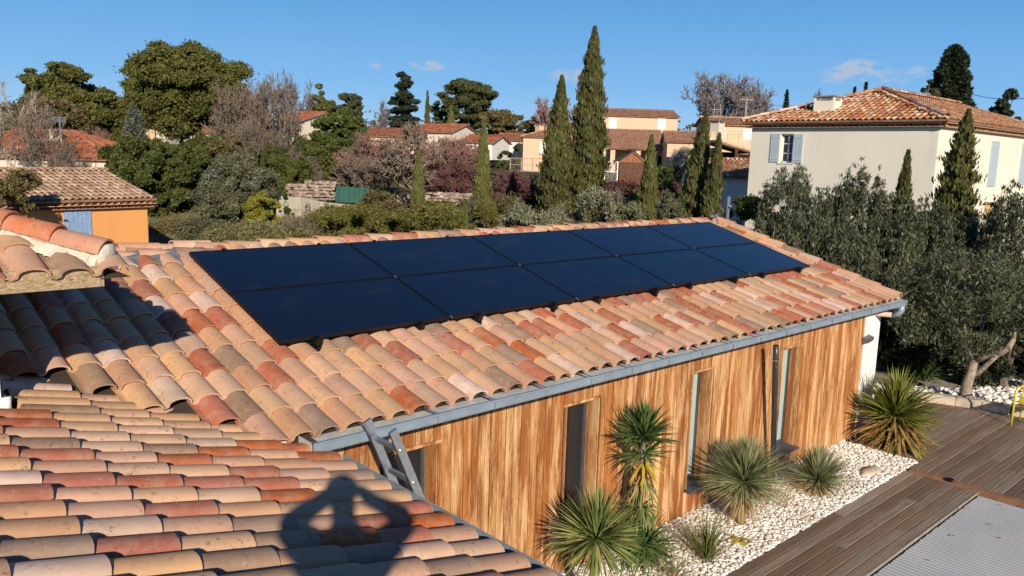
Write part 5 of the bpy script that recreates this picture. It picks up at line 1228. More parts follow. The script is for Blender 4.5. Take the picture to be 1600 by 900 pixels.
# pole and wires
q = Vector(atd(1165, 175, 88)); m = MB(); m.tube([(q.x, q.y, -2), (q.x, q.y, zof(1165, 152, 88))], .12, 8); m.bar((q.x-.5, q.y+.5, zof(1165, 156, 88)), (q.x+.5, q.y-.5, zof(1165, 156, 88)), .1, .1); tag(m.build('utility_pole', M['grey_wood']), 'wooden utility pole in front of the bare trees', 'pole')
def wire(p, q, lab, r=.014):
    p, q = Vector(p), Vector(q); pts = [p.lerp(q, i/12)+Vector((0, 0, -4*.35*(i/12)*(1-i/12))) for i in range(13)]; m = MB(); m.tube(pts, r, 4, False); tag(m.build('power_line', M['slate']), lab, 'cable')
wire(atd(1165, 157, 88), atd(1290, 162, 60), 'thin overhead cable running from the pole behind the cream roof')
wire(atd(1515, 146, 62), atd(1640, 148, 50), 'thin overhead cable in the sky right of the large cedar', .02)
# grey post by the ridge end
q = atd(1137, 335, 21); m = MB(); m.tube([(q[0], q[1], G), (q[0], q[1], zof(1137, 307, 21))], .045, 8); m.tube([(q[0], q[1], zof(1137, 322, 21)), (q[0]-.05, q[1]-.12, zof(1137, 322, 21))], .03, 6); tag(m.build('metal_post', M['alu']), 'grey metal post standing beyond the annex ridge', 'post')

# ------------------------------------------------------------------ vegetation
def unit(rs, n):
    v = rs.normal(size=(n, 3)); return v/np.linalg.norm(v, axis=1, keepdims=True)
def leaves(name, centres, radii, per, ls, mat, parent, seed, aspect=.5, shell=.55, upb=.3, flat=1., long_up=0.):
    """leaf-sized quads spread through ellipsoidal clumps. centres (n,3), radii (n,)"""
    rs = np.random.RandomState(seed); n = len(centres); per = np.asarray(per) if hasattr(per, '__len__') else np.full(n, per)
    C_ = np.repeat(np.asarray(centres, float), per, 0); R_ = np.repeat(np.asarray(radii, float), per); N_ = len(C_)
    d = unit(rs, N_); r = R_*(shell+(1-shell)*rs.rand(N_))**.6*rs.uniform(.45, 1.35, N_); sc_ = np.repeat(rs.uniform(.65, 1.45, (n, 3)), per, 0); r = np.where(rs.rand(N_) < .12, r*1.35, r); P = C_+d*r[:, None]*np.array([1, 1, flat])*sc_
    nrm = d+unit(rs, N_)*1.5+np.array([0, 0, upb]); nrm /= np.linalg.norm(nrm, axis=1, keepdims=True)
    t = np.cross(nrm, unit(rs, N_)+np.array([0, 0, long_up])*3 if long_up else unit(rs, N_)); t /= np.linalg.norm(t, axis=1, keepdims=True)+1e-9
    if long_up:
        t = np.array([0, 0, 1.])+unit(rs, N_)*(.55/long_up); t /= np.linalg.norm(t, axis=1, keepdims=True); nrm = np.cross(t, unit(rs, N_)); nrm /= np.linalg.norm(nrm, axis=1, keepdims=True)+1e-9
    s = np.cross(nrm, t); L_ = (ls*rs.uniform(.6, 1.35, N_))[:, None]; W = L_*aspect
    V = np.stack([P-t*L_*.5, P+s*W*.5, P+t*L_*.5, P-s*W*.5], 1)
    return npmesh(name, V, 4, mat, parent)
def tubes_np(name, segs, mat, parent, sides=3):
    """segs: list of (p, q, r0, r1)"""
    A = np.array([s[0] for s in segs], float); B = np.array([s[1] for s in segs], float); r0 = np.array([s[2] for s in segs]); r1 = np.array([s[3] for s in segs])
    d = B-A; d /= np.linalg.norm(d, axis=1, keepdims=True)+1e-9; ref = np.where(np.abs(d[:, 2:3]) < .9, np.array([[0, 0, 1.]]), np.array([[1., 0, 0]])); x = np.cross(d, ref); x /= np.linalg.norm(x, axis=1, keepdims=True); y = np.cross(d, x)
    V = []
    for (P, r) in ((A, r0), (B, r1)):
        for k in range(sides): g = 2*math.pi*k/sides; V.append(P+(x*math.cos(g)+y*math.sin(g))*r[:, None])
    V = np.stack(V, 1); f = np.array([(k, (k+1) % sides, sides+(k+1) % sides, sides+k) for k in range(sides)])
    F = (f[None]+2*sides*np.arange(len(A))[:, None, None]).reshape(-1, 4)
    return npmesh_idx(name, V.reshape(-1, 3), F, mat, parent, smooth=sides > 4)
def spot(px, d, top):
    q = atd(px, 240, d); z = gh(q[0], q[1]); return float(q[0]), float(q[1]), z, zof(px, top, d)-z
def trunk_tube(par, p0, p1, r, mat, bend=.2, seed=0, name='trunk', n=7):
    r_ = random.Random(seed); p0, p1 = Vector(p0), Vector(p1); pts = []; L_ = (p1-p0).length
    for i in range(n+1):
        t = i/n; pts.append(p0.lerp(p1, t)+Vector((r_.uniform(-1, 1), r_.uniform(-1, 1), 0))*bend*L_*.08*math.sin(math.pi*t))
    m = MB(); m.tube(pts, [r*(1.25-.75*i/n) for i in range(n+1)], 8); return m.build(name, mat, par, True)
def crown_tree(name, label, px, d, top, wpx, mat, cb=.3, seed=1, dens=1., ls=.22, shape='round', bark=None, cat='tree', flat=.8, nc=60, group=None, hmul=1., aspect=.5, cr=.15, wy=None, extra=None):
    """cb: crown base as a share of the height; wpx: crown width in pixels"""
    x, y, z, H = spot(px, d, top); W = wpx*d/FPX/2; rs = np.random.RandomState(seed); t = thing(name, label, cat, (x, y, z-.05), group=group)
    c0 = cb*H; ch = H-c0; cs = []; rr = []; nc = int(nc*1.6); cr *= .76; dens *= .9
    while len(cs) < nc:
        v = rs.uniform(-1, 1, 3); h = (v[2]+1)/2
        if shape == 'round': lim = math.sqrt(max(0, 1-v[2]**2))
        elif shape == 'umbrella': lim = (h**.3)*math.sqrt(max(0, 1-max(0, (h-.5)/.5)**2.4))*1.05
        elif shape == 'cone': lim = (1-h)**.75*(.4+.6*min(1, h*8))
        elif shape == 'egg': lim = (min(1, h*2.2)**.5)*(max(0, 1-h))**.42*1.2
        elif shape == 'box': lim = 1.0
        else: lim = 1
        an_ = math.atan2(v[1], v[0]); lim *= 1+.14*math.sin(3*an_+seed)+.12*math.sin(5*an_+v[2]*6+seed*2)+.10*math.sin(v[2]*11+an_*2+seed)
        rad_ = math.hypot(v[0], v[1])
        if rad_ > lim or (rad_ < lim*.45 and rs.rand() < .6): continue
        r = W*cr*rs.uniform(.65, 1.35)*(1 if shape != 'cone' else .45+.7*(1-h)); cs.append((v[0]*(W-r*.6), v[1]*(wy or W)*(1-.1), c0+h*(ch-r*flat*.8))); rr.append(r)
    cs = np.array(cs); rr = np.array(rr); per = np.maximum(20, (dens*260*(rr/rr.mean())**2)).astype(int)
    leaves('crown', cs, rr, per, ls, mat, t, seed+1, flat=flat, aspect=aspect)
    if extra:
        k = rs.rand(len(cs)) < .35; leaves('crown', cs[k]+rs.normal(size=(k.sum(), 3))*.1, rr[k]*1.05, (per[k]*.4).astype(int), ls, extra, t, seed+2, flat=flat, aspect=aspect)
    bark = bark or M['bark']; tr = max(.12, H*.022); trunk_tube(t, (0, 0, 0), (rs.uniform(-.1, .1)*W, 0, c0+ch*.75), tr, bark, 1., seed)
    sg = []
    for i in rs.choice(len(cs), min(len(cs), 22), replace=False):
        c_ = cs[i]; b0 = np.array([0, 0, min(c_[2]*.75, c0+ch*.6)*rs.uniform(.75, 1)]); m_ = (b0+c_)/2+rs.uniform(-.1, .1, 3)*W; sg += [(b0, m_, tr*.42, tr*.28), (m_, c_, tr*.28, tr*.08)]
    tubes_np('limbs', sg, bark, t, 5); return t
def cypress(label, px, d, top, wpx, mat, seed=1, lean=0., ragged=1., n=15000, group='cypresses in the gardens', ls=.20, wmax=.32):
    x, y, z, H = spot(px, d, top); W = .92*wpx*d/FPX/2; rs = np.random.RandomState(seed); t = thing('cypress_tree', label, 'cypress', (x, y, z-.05), group=group)
    h = rs.rand(n)**.85; a = rs.uniform(0, 6.283, n)
    def prof(h): return np.where(h < wmax, .62+.38*(h/wmax)**.7, np.clip(1-((h-wmax)/(1-wmax))**1.5, 0, 1)**.85+.015)
    lump = 1+ragged*(.12*np.sin(5*a+h*23+seed)+.12*np.sin(3*a-h*41+seed*2)+.12*np.sin(2*a+h*77)+.08*np.sin(7*a+h*140))
    r = W*prof(h)*lump*rs.uniform(.55, 1.05, n)**.5*np.where(rs.rand(n) < .13, rs.uniform(1.05, 1.08+.34*ragged, n), 1.)
    ax = lean*H*(h**1.3)
    P = np.stack([np.cos(a)*r+ax*_r2[0], np.sin(a)*r+ax*_r2[1], .02*H+h*H*.97], 1)
    tdir = np.stack([np.cos(a)*.28, np.sin(a)*.28, np.ones(n)], 1)+rs.normal(size=(n, 3))*.22; tdir /= np.linalg.norm(tdir, axis=1, keepdims=True)
    nr_ = np.stack([np.cos(a), np.sin(a), np.zeros(n)], 1)+rs.normal(size=(n, 3))*.7; s = np.cross(nr_, tdir); s /= np.linalg.norm(s, axis=1, keepdims=True)
    L_ = (ls*rs.uniform(.6, 1.5, n)*d/34)[:, None]; Wd = L_*.34
    V = np.stack([P-tdir*L_*.5, P+s*Wd*.5, P+tdir*L_*.5, P-s*Wd*.5], 1); npmesh('crown', V, 4, mat, t)
    # dense dark heart so that the column is not see-through
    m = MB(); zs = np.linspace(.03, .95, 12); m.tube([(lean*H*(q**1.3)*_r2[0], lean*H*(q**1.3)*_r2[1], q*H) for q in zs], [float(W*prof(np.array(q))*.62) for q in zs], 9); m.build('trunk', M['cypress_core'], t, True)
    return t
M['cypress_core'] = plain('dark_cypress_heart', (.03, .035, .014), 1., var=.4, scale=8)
_r2 = np.array([_fh[1], -_fh[0]])
def bare(name, label, px, d, top, wpx, mat, seed=1, levels=6, cb=.2, stems=1, tw=.016, group=None, cat='tree', kids=(3, 4), upright=.5, tr=None, leafm_=None):
    x, y, z, H = spot(px, d, top); W = wpx*d/FPX/2; r_ = random.Random(seed); t = thing(name, label, cat, (x, y, z-.05), group=group); segs = []; tips = []
    def grow(p, dr, l, r, lev):
        n = 2; q = p
        for i in range(n):
            nd = (dr+Vector((r_.gauss(0, .13), r_.gauss(0, .13), r_.gauss(0, .08)))).normalized(); e = q+nd*l/n; segs.append((q, e, r*(1-.25*i), r*(.75-.2*i))); q = e; dr = nd
            if lev > 1 and i == 0 and lev < levels:
                s_ = Vector((r_.gauss(0, 1), r_.gauss(0, 1), r_.gauss(.15, .5))).normalized(); grow(q, (dr*.55+s_*.8).normalized(), l*.62, r*.5, lev-1)
        if lev <= 1: tips.append(q); return
        for k in range(r_.randint(*kids)):
            s_ = Vector((r_.gauss(0, 1), r_.gauss(0, 1), r_.gauss(upright*.3, .5))).normalized(); grow(q, (dr*.75+s_*.68+Vector((0, 0, upright*.25))).normalized(), l*r_.uniform(.62, .82), max(tw*.6, r*.55), lev-1)
    for s_ in range(stems):
        a = r_.uniform(0, 6.28); tlt = .15 if stems == 1 else .5
        grow(Vector((0, 0, 0)), Vector((math.cos(a)*tlt, math.sin(a)*tlt, 1)).normalized(), 1., .10 if stems == 1 else .06, levels)
    P = np.array([s[1] for s in segs]); hmax = P[:, 2].max(); wmax = np.percentile(np.hypot(P[:, 0], P[:, 1]), 95)
    kz, kx = H/hmax, W/wmax
    r0 = np.array([s[2] for s in segs]); tr = tr or H*.018; kr = tr/(.10 if stems == 1 else .06)
    S = [(np.array(a)*(kx, kx, kz), np.array(b_)*(kx, kx, kz), max(tw, q0*kr), max(tw*.7, q1*kr)) for a, b_, q0, q1 in segs]
    big = [s for s in S if s[2] > tw*2.2]; small = [s for s in S if s[2] <= tw*2.2]
    tubes_np('trunk', big, mat if big else mat, t, 5)
    # twig sprays at the ends of fine branches
    rs = np.random.RandomState(seed+5); E = np.array([s[1] for s in small]); D = np.array([s[1]-s[0] for s in small]); n = len(E); k = 3 if n < 1500 else 1
    E2 = np.repeat(E, k, 0); D2 = np.repeat(D, k, 0); ln = np.linalg.norm(D2, axis=1, keepdims=True); dd = D2/ln+rs.normal(size=D2.shape)*.55; q = E2-D2*rs.rand(len(E2), 1)*.6; e = q+dd*ln*.8
    small += [(a, b_, tw*.75, tw*.35) for a, b_ in zip(q, e)]
    tubes_np('twigs', small, mat, t, 3)
    if leafm_ is not None: leaves('leaves', e[::2], np.full(len(e[::2]), W*.06), 3, W*.05, leafm_, t, seed)
    return t
def tiered(name, label, px, d, top, wpx, mat, seed=1, tiers=9, cb=.12, cat='tree', dens=1., ls=.25, power=.8, flat=.4, droop=0., topw=.3):
    x, y, z, H = spot(px, d, top); W = wpx*d/FPX/2; rs = np.random.RandomState(seed); t = thing(name, label, cat, (x, y, z-.05)); cs = []; rr = []; sg = []
    for i in range(tiers):
        h = cb+(1-cb)*i/(tiers-.6); R = W*(topw+(1-topw)*(1-(h-cb)/(1-cb))**power)*rs.uniform(.7, 1.15); nb = rs.randint(5, 9); a0 = rs.uniform(0, 6.28)
        for k in range(nb):
            a = a0+6.283*k/nb+rs.uniform(-.25, .25); Rk = R*rs.uniform(.7, 1.1); zk = h*H+rs.uniform(-.035, .035)*H
            sg.append((np.array([0, 0, zk]), np.array([math.cos(a)*Rk*.9, math.sin(a)*Rk*.9, zk-droop*Rk]), .05*W*.5, .012*W))
            for q in np.linspace(.25, .95, max(3, int(Rk/(W*.16)))):
                cs.append((math.cos(a)*Rk*q, math.sin(a)*Rk*q, zk-droop*Rk*q+.02*H)); rr.append(W*.13*(1.25-.5*q)*(.6+.5*Rk/W))
    cs.append((0, 0, H*.975)); rr.append(W*.09); rr = np.array(rr); per = np.maximum(25, dens*130*(rr/rr.mean())**1.7).astype(int)
    leaves('crown', cs, rr, per, ls, mat, t, seed, flat=flat/.28*.42, aspect=.4, upb=.8); trunk_tube(t, (0, 0, 0), (0, 0, H*.97), H*.02, M['bark'], .2, seed); tubes_np('limbs', sg, M['bark'], t, 4); return t
def conifer(name, label, px, d, top, wpx, mat, seed=1, n=9000, cb=.05, ls=.3, layers=11, cat='tree', full=1.):
    x, y, z, H = spot(px, d, top); W = wpx*d/FPX/2; rs = np.random.RandomState(seed); t = thing(name, label, cat, (x, y, z-.05)); h = cb+(1-cb)*rs.rand(n)**(1.25 if full == 1. else 1.0); q = (h-cb)/(1-cb); a = rs.uniform(0, 6.28, n)
    lay = .72+.28*np.abs(np.sin(q*layers*math.pi/1+np.sin(a*3+seed)*.9)); arms = .82+.18*np.sin(a*5+q*17+seed)
    r = W*(1-q)**(.75/full)*lay*arms*rs.uniform(.15, 1.05, n)**.45*np.minimum(1, .45+q*9); P = np.stack([np.cos(a)*r, np.sin(a)*r, h*H-r*.12], 1)
    td = np.stack([np.cos(a), np.sin(a), np.full(n, .25)], 1)+rs.normal(size=(n, 3))*.5; td /= np.linalg.norm(td, axis=1, keepdims=True); s_ = np.cross(td, unit(rs, n)+np.array([0, 0, 1.])); s_ /= np.linalg.norm(s_, axis=1, keepdims=True)+1e-9
    L_ = (ls*rs.uniform(.5, 1.4, n))[:, None]; V = np.stack([P-td*L_*.5, P+s_*L_*.2, P+td*L_*.5, P-s_*L_*.2], 1); npmesh('crown', V, 4, mat, t); m = MB(); m.tube([(0, 0, 0), (0, 0, H*.97)], [H*.02, H*.004], 7); m.build('trunk', M['bark'], t, True); return t
def olive(label, x, y, zt, W, seed, n=80, mat=None, trunk=True, name='olive_tree', cat='olive tree', zb=1.0, per=170, ls=.105, group='olive trees and shrubs along the fence', tr=.10, crown=(0, 0)):
    rs = np.random.RandomState(seed); H = zt-G; t = thing(name, label, cat, (x, y, G-.04), group=group); cs = []; rr = []
    while len(cs) < n:
        v = rs.uniform(-1, 1, 3)
        if v@v > 1.05: continue
        if v@v < .25 and rs.rand() < .7: continue
        r = rs.uniform(.14, .36)*W/1.4; cs.append((crown[0]+v[0]*(W-r*.5), crown[1]+v[1]*(W-r*.5)*.9, zb+(v[2]+1)/2*(H-zb-r))); rr.append(r)
    for i in range(int(n*.55)):     # upright shoots that break the outline
        a = rs.uniform(0, 6.28); q = rs.uniform(.2, .9); hh = H-(q**2)*(H-zb)*.45
        for k in range(4): cs.append((crown[0]+math.cos(a)*W*q, crown[1]+math.sin(a)*W*q, hh-.45+k*.2+rs.uniform(-.05, .2))); rr.append(.13-.022*k)
    cs = np.array(cs); rr = np.array(rr); pp = np.maximum(12, .8*per*(rr/.24)**1.6).astype(int)
    leaves('crown', cs, rr, pp, ls, mat or M['olive'], t, seed, aspect=.24, shell=.3, long_up=.8)
    if trunk:
        sg = []; fork = np.array([rs.uniform(-.08, .08), rs.uniform(-.08, .08), max(.5, zb*.75)]); m = MB(); m.tube([(0, 0, -.05), fork*.5+np.array([.04, 0, 0]), fork], [tr*1.3, tr, tr*.95], 9); m.build('trunk', M['olive_bark'], t, True)
        for i in rs.choice(n, 16, replace=False):
            c_ = cs[i]; m_ = fork*.5+c_*.5+rs.uniform(-.15, .15, 3); sg += [(fork, m_, tr*.5, tr*.35), (m_, c_, tr*.35, tr*.1)]
        tubes_np('limbs', sg, M['olive_bark'], t, 6)
    return t
def bush(label, px, d, top, wpx, mat, seed, n=26, per=230, ls=.12, cat='bush', name='garden_bush', flat=.9, group=None, aspect=.45, depth=1.2, hmin=.5, lu=0.):
    x, y, z, H = spot(px, d, top); H = max(H, hmin); W = wpx*d/FPX/2; rs = np.random.RandomState(seed); t = thing(name, label, cat, (x, y, z-.03), group=group); cs = []; rr = []
    for i in range(n):
        u = rs.uniform(-1, 1); v = rs.uniform(-1, 1); r = rs.uniform(.22, .42)*min(H*.8, W*.8, 1.6)
        hh = (H-r*.7)*(1-.28*abs(u)**2.5-.12*rs.rand()); q = _r2*u*(W-r*.6)+_fh*v*depth
        cs.append((q[0], q[1], hh)); rr.append(r)
        cs.append((q[0]+rs.uniform(-.2, .2), q[1]+rs.uniform(-.2, .2), hh*rs.uniform(.3, .7))); rr.append(r*1.1)
    rr = np.array(rr); leaves('foliage', cs, rr, np.maximum(30, per*(rr/rr.mean())**1.8).astype(int), ls, mat, t, seed, flat=flat, aspect=aspect, shell=.4, long_up=lu)
    m = MB()
    for k in range(5): a = k*1.26; m.tube([(0, 0, -.05), (math.cos(a)*W*.25, math.sin(a)*W*.25, H*.6)], [.05, .02], 5)
    m.build('stem', M['bark'], t); return t

# cypresses
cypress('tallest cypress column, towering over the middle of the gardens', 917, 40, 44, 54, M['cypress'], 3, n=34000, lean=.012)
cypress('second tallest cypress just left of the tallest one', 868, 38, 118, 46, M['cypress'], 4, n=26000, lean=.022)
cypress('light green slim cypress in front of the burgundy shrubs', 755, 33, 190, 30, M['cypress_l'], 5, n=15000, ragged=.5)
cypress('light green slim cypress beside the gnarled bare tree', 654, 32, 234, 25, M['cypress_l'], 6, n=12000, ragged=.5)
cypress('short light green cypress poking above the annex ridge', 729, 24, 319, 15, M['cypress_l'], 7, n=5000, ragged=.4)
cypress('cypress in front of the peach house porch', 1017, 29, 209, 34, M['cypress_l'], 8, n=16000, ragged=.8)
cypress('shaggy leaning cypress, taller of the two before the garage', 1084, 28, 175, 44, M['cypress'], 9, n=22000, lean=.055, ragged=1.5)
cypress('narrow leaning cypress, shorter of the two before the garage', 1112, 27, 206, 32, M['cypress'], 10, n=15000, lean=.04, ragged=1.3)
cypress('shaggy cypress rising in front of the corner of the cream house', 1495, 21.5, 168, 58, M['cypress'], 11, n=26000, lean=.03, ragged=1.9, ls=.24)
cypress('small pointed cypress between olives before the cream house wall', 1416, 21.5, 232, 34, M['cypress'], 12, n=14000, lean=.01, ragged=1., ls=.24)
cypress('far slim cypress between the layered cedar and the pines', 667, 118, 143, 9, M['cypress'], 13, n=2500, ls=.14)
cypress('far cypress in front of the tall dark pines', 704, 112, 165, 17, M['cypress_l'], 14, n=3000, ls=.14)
# big trees of the skyline
crown_tree('umbrella_pine', 'huge rounded umbrella pine, largest tree on the left', 288, 80, 70, 184, M['pine'], .24, 21, 7.5, .31, 'umbrella', nc=125, flat=.62, cr=.19)
crown_tree('pine_tree', 'tall ragged pine left of the huge umbrella pine', 95, 88, 98, 100, M['pine'], .35, 22, 4.6, .32, 'umbrella', nc=75, flat=.6, cr=.2)
crown_tree('pine_tree', 'broad lower pine sloping down toward the umbrella pine', 140, 86, 132, 128, M['pine'], .1, 23, 5.6, .31, 'round', nc=110, flat=.6, cr=.18)
crown_tree('pine_tree', 'low dark pine at the left picture edge behind bare twigs', 15, 84, 160, 130, M['pine_dark'], .1, 24, 2.0, .40, 'round', nc=60, flat=.7, cr=.2)
crown_tree('brown_tree', 'olive brown bushy tree behind the red hipped roof', 85, 70, 148, 120, M['brownoak'], .1, 25, 2.0, .3, 'round', nc=60, cr=.2)
conifer('blue_cedar', 'small grey green cedar under the ragged pine', 212, 66, 165, 66, M['bluecedar'], 26, 12000, .05, .35, 8, full=1.3)
crown_tree('holm_oak', 'dense dark holm oak beside the orange cottage', 225, 44, 205, 128, M['oak'], .04, 27, 3.4, .19, 'round', nc=110, flat=.9, cr=.17)
crown_tree('holm_oak', 'dark green holm oak right of the first one', 292, 46, 220, 90, M['oak'], .04, 28, 2.8, .19, 'egg', nc=80, flat=.9, cr=.18)
crown_tree('grey_oak', 'grey green spreading oak above the rough grass', 362, 41, 240, 118, M['greyoak'], .08, 29, 3.0, .17, 'round', nc=110, flat=.9, cr=.16, extra=M['bluecedar'])
crown_tree('brown_tree', 'brownish oak behind the grey green oak', 352, 50, 205, 92, M['brownoak'], .1, 30, 2.0, .2, 'round', nc=70, cr=.17)
bush('bright yellow green shrub beside the pale garden wall', 412, 39, 301, 44, M['yellowbush'], 31, 16, 330, .13, depth=.8)
bare('bare_tree', 'pale leafless tree at the left edge in front of the red hipped roof', 28, 47, 128, 120, M['bark_pale'], 41, 6, tw=.016, kids=(2, 3), tr=.11)
bare('bare_tree', 'brown leafless tree behind the orange cottage roof', 60, 47, 165, 110, M['twig_grey'], 42, 6, stems=3, tw=.016, kids=(2, 3))
bare('bare_tree', 'low brown twiggy shrub against the red hipped roof', 100, 44, 228, 80, M['twig_grey'], 44, 5, stems=4, tw=.016)
bare('bare_tree', 'pinkish brown leafless shrub under the ragged pine', 150, 62, 195, 90, M['twig_pink'], 45, 6, stems=4, tw=.02, kids=(2, 3))
for i, (px, top, w_, lab, mt) in enumerate([(375, 118, 95, 'tall grey brown leafless tree right of the umbrella pine', 'twig_grey'), (425, 112, 90, 'rounded brown leafless tree near the pale far house', 'twig_grey'), (462, 108, 70, 'thin grey leafless tree rising behind the pale far house', 'twig_blue'), (405, 190, 110, 'dense tangle of pale bare branches below the skyline trees', 'twig_grey'), (455, 225, 90, 'grey tangle of bare branches above the dry stone wall', 'twig_grey')]):
    bare('bare_tree', lab, px, (78, 74, 90, 56, 53)[i], top, w_, M[mt], 50+i, 6, stems=(6, 7, 3, 8, 8)[i], tw=(.022, .022, .022, .016, .015)[i], kids=(2, 3), upright=-.1)
crown_tree('conifer_tree', 'dark fir showing above the bare trees right of the umbrella pine', 388, 96, 103, 40, M['pine_dark'], .2, 60, 1.2, .35, 'cone', nc=30, cr=.22)
crown_tree('conifer_tree', 'green pointed fir beside the umbrella pine top', 410, 92, 112, 34, M['pine_dark'], .2, 61, 1.2, .35, 'cone', nc=30, cr=.22)
crown_tree('ivy_tree', 'green leafy undergrowth beneath the bare branches', 425, 55, 225, 100, M['oak'], .0, 62, 1.5, .22, 'round', nc=60, cr=.18)
crown_tree('conifer_tree', 'bright green broad conifer behind the pinkish bare tree', 535, 62, 168, 120, M['greenc'], .06, 63, 3.2, .26, 'egg', nc=110, flat=.6, cr=.16)
crown_tree('conifer_tree', 'dark green conifer above the dry stone wall', 500, 57, 205, 84, M['oak'], .04, 64, 2.6, .24, 'egg', nc=80, flat=.6, cr=.17)
crown_tree('pine_tree', 'upright fresh green pine above the far red roof', 502, 98, 124, 56, M['pine'], .25, 65, 1.8, .40, 'egg', nc=44, flat=.8, cr=.2)
crown_tree('umbrella_pine', 'small far umbrella pine in the skyline gap', 548, 125, 145, 44, M['pine_dark'], .55, 66, 1.4, .42, 'umbrella', nc=28, flat=.6, cr=.24)
bare('bare_tree', 'faint far leafless tree left of the layered cedar', 582, 110, 158, 50, M['twig_blue'], 67, 6, tw=.03, kids=(2, 3))
tiered('cedar_tree', 'layered dark cedar on the skyline left of the pines', 630, 112, 120, 72, M['cedar_leaf'], 68, 10, .12, dens=1.5, ls=.55, power=.75)
crown_tree('pine_tree', 'tall dark pine group tree with bare trunk, tallest of the middle skyline', 732, 114, 123, 86, M['pine_dark'], .42, 69, 4.2, .36, 'umbrella', nc=62, flat=.5, cr=.2, bark=M['bark_pale'])
crown_tree('pine_tree', 'smaller dark pine left of the tall skyline pine', 692, 118, 150, 42, M['pine_dark'], .3, 70, 1.5, .45, 'round', nc=34, flat=.6, cr=.22)
crown_tree('pine_tree', 'brownish pine sloping right of the tall skyline pine', 783, 110, 166, 84, M['brownoak'], .1, 71, 1.6, .45, 'round', nc=50, flat=.55, cr=.19, extra=M['pine_dark'])
crown_tree('pine_tree', 'low dark tree behind the two tall cypresses', 838, 120, 178, 50, M['pine_dark'], .1, 72, 1.2, .4, 'round', nc=30, cr=.22)
bare('bare_tree', 'russet leafless tree between the two tall cypresses', 880, 112, 150, 90, M['twig_pink'], 73, 7, stems=2, tw=.035, kids=(2, 3))
bare('bare_tree', 'large bare grey tree on the skyline right of the peach house', 1128, 104, 110, 150, M['twig_blue'], 74, 7, stems=3, tw=.015, kids=(2, 3), upright=.3, tr=.35)
bare('bare_tree', 'second bare grey tree partly behind the utility pole', 1182, 106, 120, 96, M['twig_blue'], 75, 7, stems=3, tw=.015, kids=(2, 3), upright=.3, tr=.3)
conifer('spruce_tree', 'small dark spruce left of the cream house roof', 1222, 80, 141, 34, M['cedar_leaf'], 76, 2600, .1, .35)
conifer('spruce_tree', 'tiny dark conifer top above the cream roof, left one', 1326, 80, 137, 16, M['cedar_leaf'], 77, 2600, .1, .35)
conifer('spruce_tree', 'tiny dark conifer top above the cream roof, right one', 1343, 80, 129, 22, M['cedar_leaf'], 78, 2600, .1, .35)
bare('bare_tree', 'faint thin bare tree tops above the cream roof chimney', 1278, 80, 140, 50, M['twig_blue'], 79, 6, tw=.02, kids=(2, 3))
conifer('cedar_tree', 'large dark cedar behind the cream house roof', 1474, 62, 74, 116, M['cedar_leaf'], 80, 42000, .1, .42, 9, full=1.75)
crown_tree('cedar_tree', 'olive green lower tree left of the large dark cedar', 1440, 60, 122, 46, M['pine_dark'], .2, 81, 1.4, .28, 'round', nc=34, cr=.22)
crown_tree('pine_tree', 'dark ragged pine at far right above the cream roof', 1562, 58, 138, 54, M['cedar_leaf'], .35, 82, 2.0, .28, 'round', nc=50, flat=.6, cr=.2)
# forest belt closing the horizon
def belt():
    rs = np.random.RandomState(9); cs = []; rr = []
    for i in range(900):
        px = rs.uniform(-500, 2100); d = rs.uniform(150, 240); x, y = atd(px, 240, d)[:2]; z = gh(x, y); r = rs.uniform(2., 4.); cs.append((x, y, z+rs.uniform(1, 5.5)*rs.uniform(.5, 1.3))); rr.append(r)
    o = leaves('far_wood', cs, rr, 75, 1.1, M['pine_dark'], None, 3); tag(o, 'distant belt of dark woodland along the horizon', 'woodland', kind='stuff')
belt()
for i, (px, d, top, w_, mt, lab) in enumerate([(330, 58, 205, 110, 'oak', 'dark green oak filling the gap behind the brownish oak'), (392, 60, 198, 96, 'brownoak', 'olive brown tree under the bare branches'), (452, 52, 232, 90, 'oak', 'dark green tree directly above the rubble wall'), (405, 45, 262, 70, 'greyoak', 'grey green tree behind the yellow green shrub'), (478, 60, 215, 70, 'pine_dark', 'dark tree between the bare branches and the bright conifer')]):
    crown_tree('garden_tree', lab, px, d, top, w_, M[mt], .0, 300+i, 2.4, .2, 'round', nc=80, cr=.17, flat=.9)
bush('brown dry shrub in front of the green screen corner', 590, 47, 296, 60, M['brownoak'], 310, 14, 260, .12, cat='shrub', depth=.7)
bush('green ivy like bush at the foot of the rubble wall', 440, 44, 296, 26, M['oak'], 311, 8, 220, .12, cat='shrub', depth=.5)
# middle ground shrubs
bare('bare_tree', 'large pinkish brown leafless tree with spreading crown', 600, 55, 205, 140, M['twig_pink'], 91, 7, stems=4, tw=.018, kids=(2, 3), upright=.25)
bare('bare_tree', 'gnarled old bare tree with thick dark limbs over the stone wall', 668, 50, 190, 150, M['twig_grey'], 92, 7, stems=2, tw=.018, kids=(2, 3), upright=.2, tr=.24)
bare('bare_tree', 'pinkish leafless shrub above the old gnarled tree', 705, 57, 205, 110, M['twig_pink'], 93, 7, stems=5, tw=.02, kids=(2, 3))
bare('burgundy_shrub', 'burgundy twiggy shrub left of the middle cypress', 705, 52, 248, 100, M['twig_red'], 94, 7, stems=6, tw=.02, kids=(2, 3), cat='shrub')
bare('burgundy_shrub', 'burgundy twiggy shrub right of the middle cypress', 798, 50, 262, 100, M['twig_red'], 95, 7, stems=6, tw=.02, kids=(2, 3), cat='shrub')
bare('bare_tree', 'low brown leafless shrub over the pale garden wall', 560, 52, 235, 90, M['twig_grey'], 96, 7, stems=4, tw=.018, kids=(2, 3))
bush('rounded burgundy hedge behind the second tallest cypress', 812, 53, 280, 92, M['redleaf'], 97, 16, 320, .15, cat='hedge', name='red_hedge')
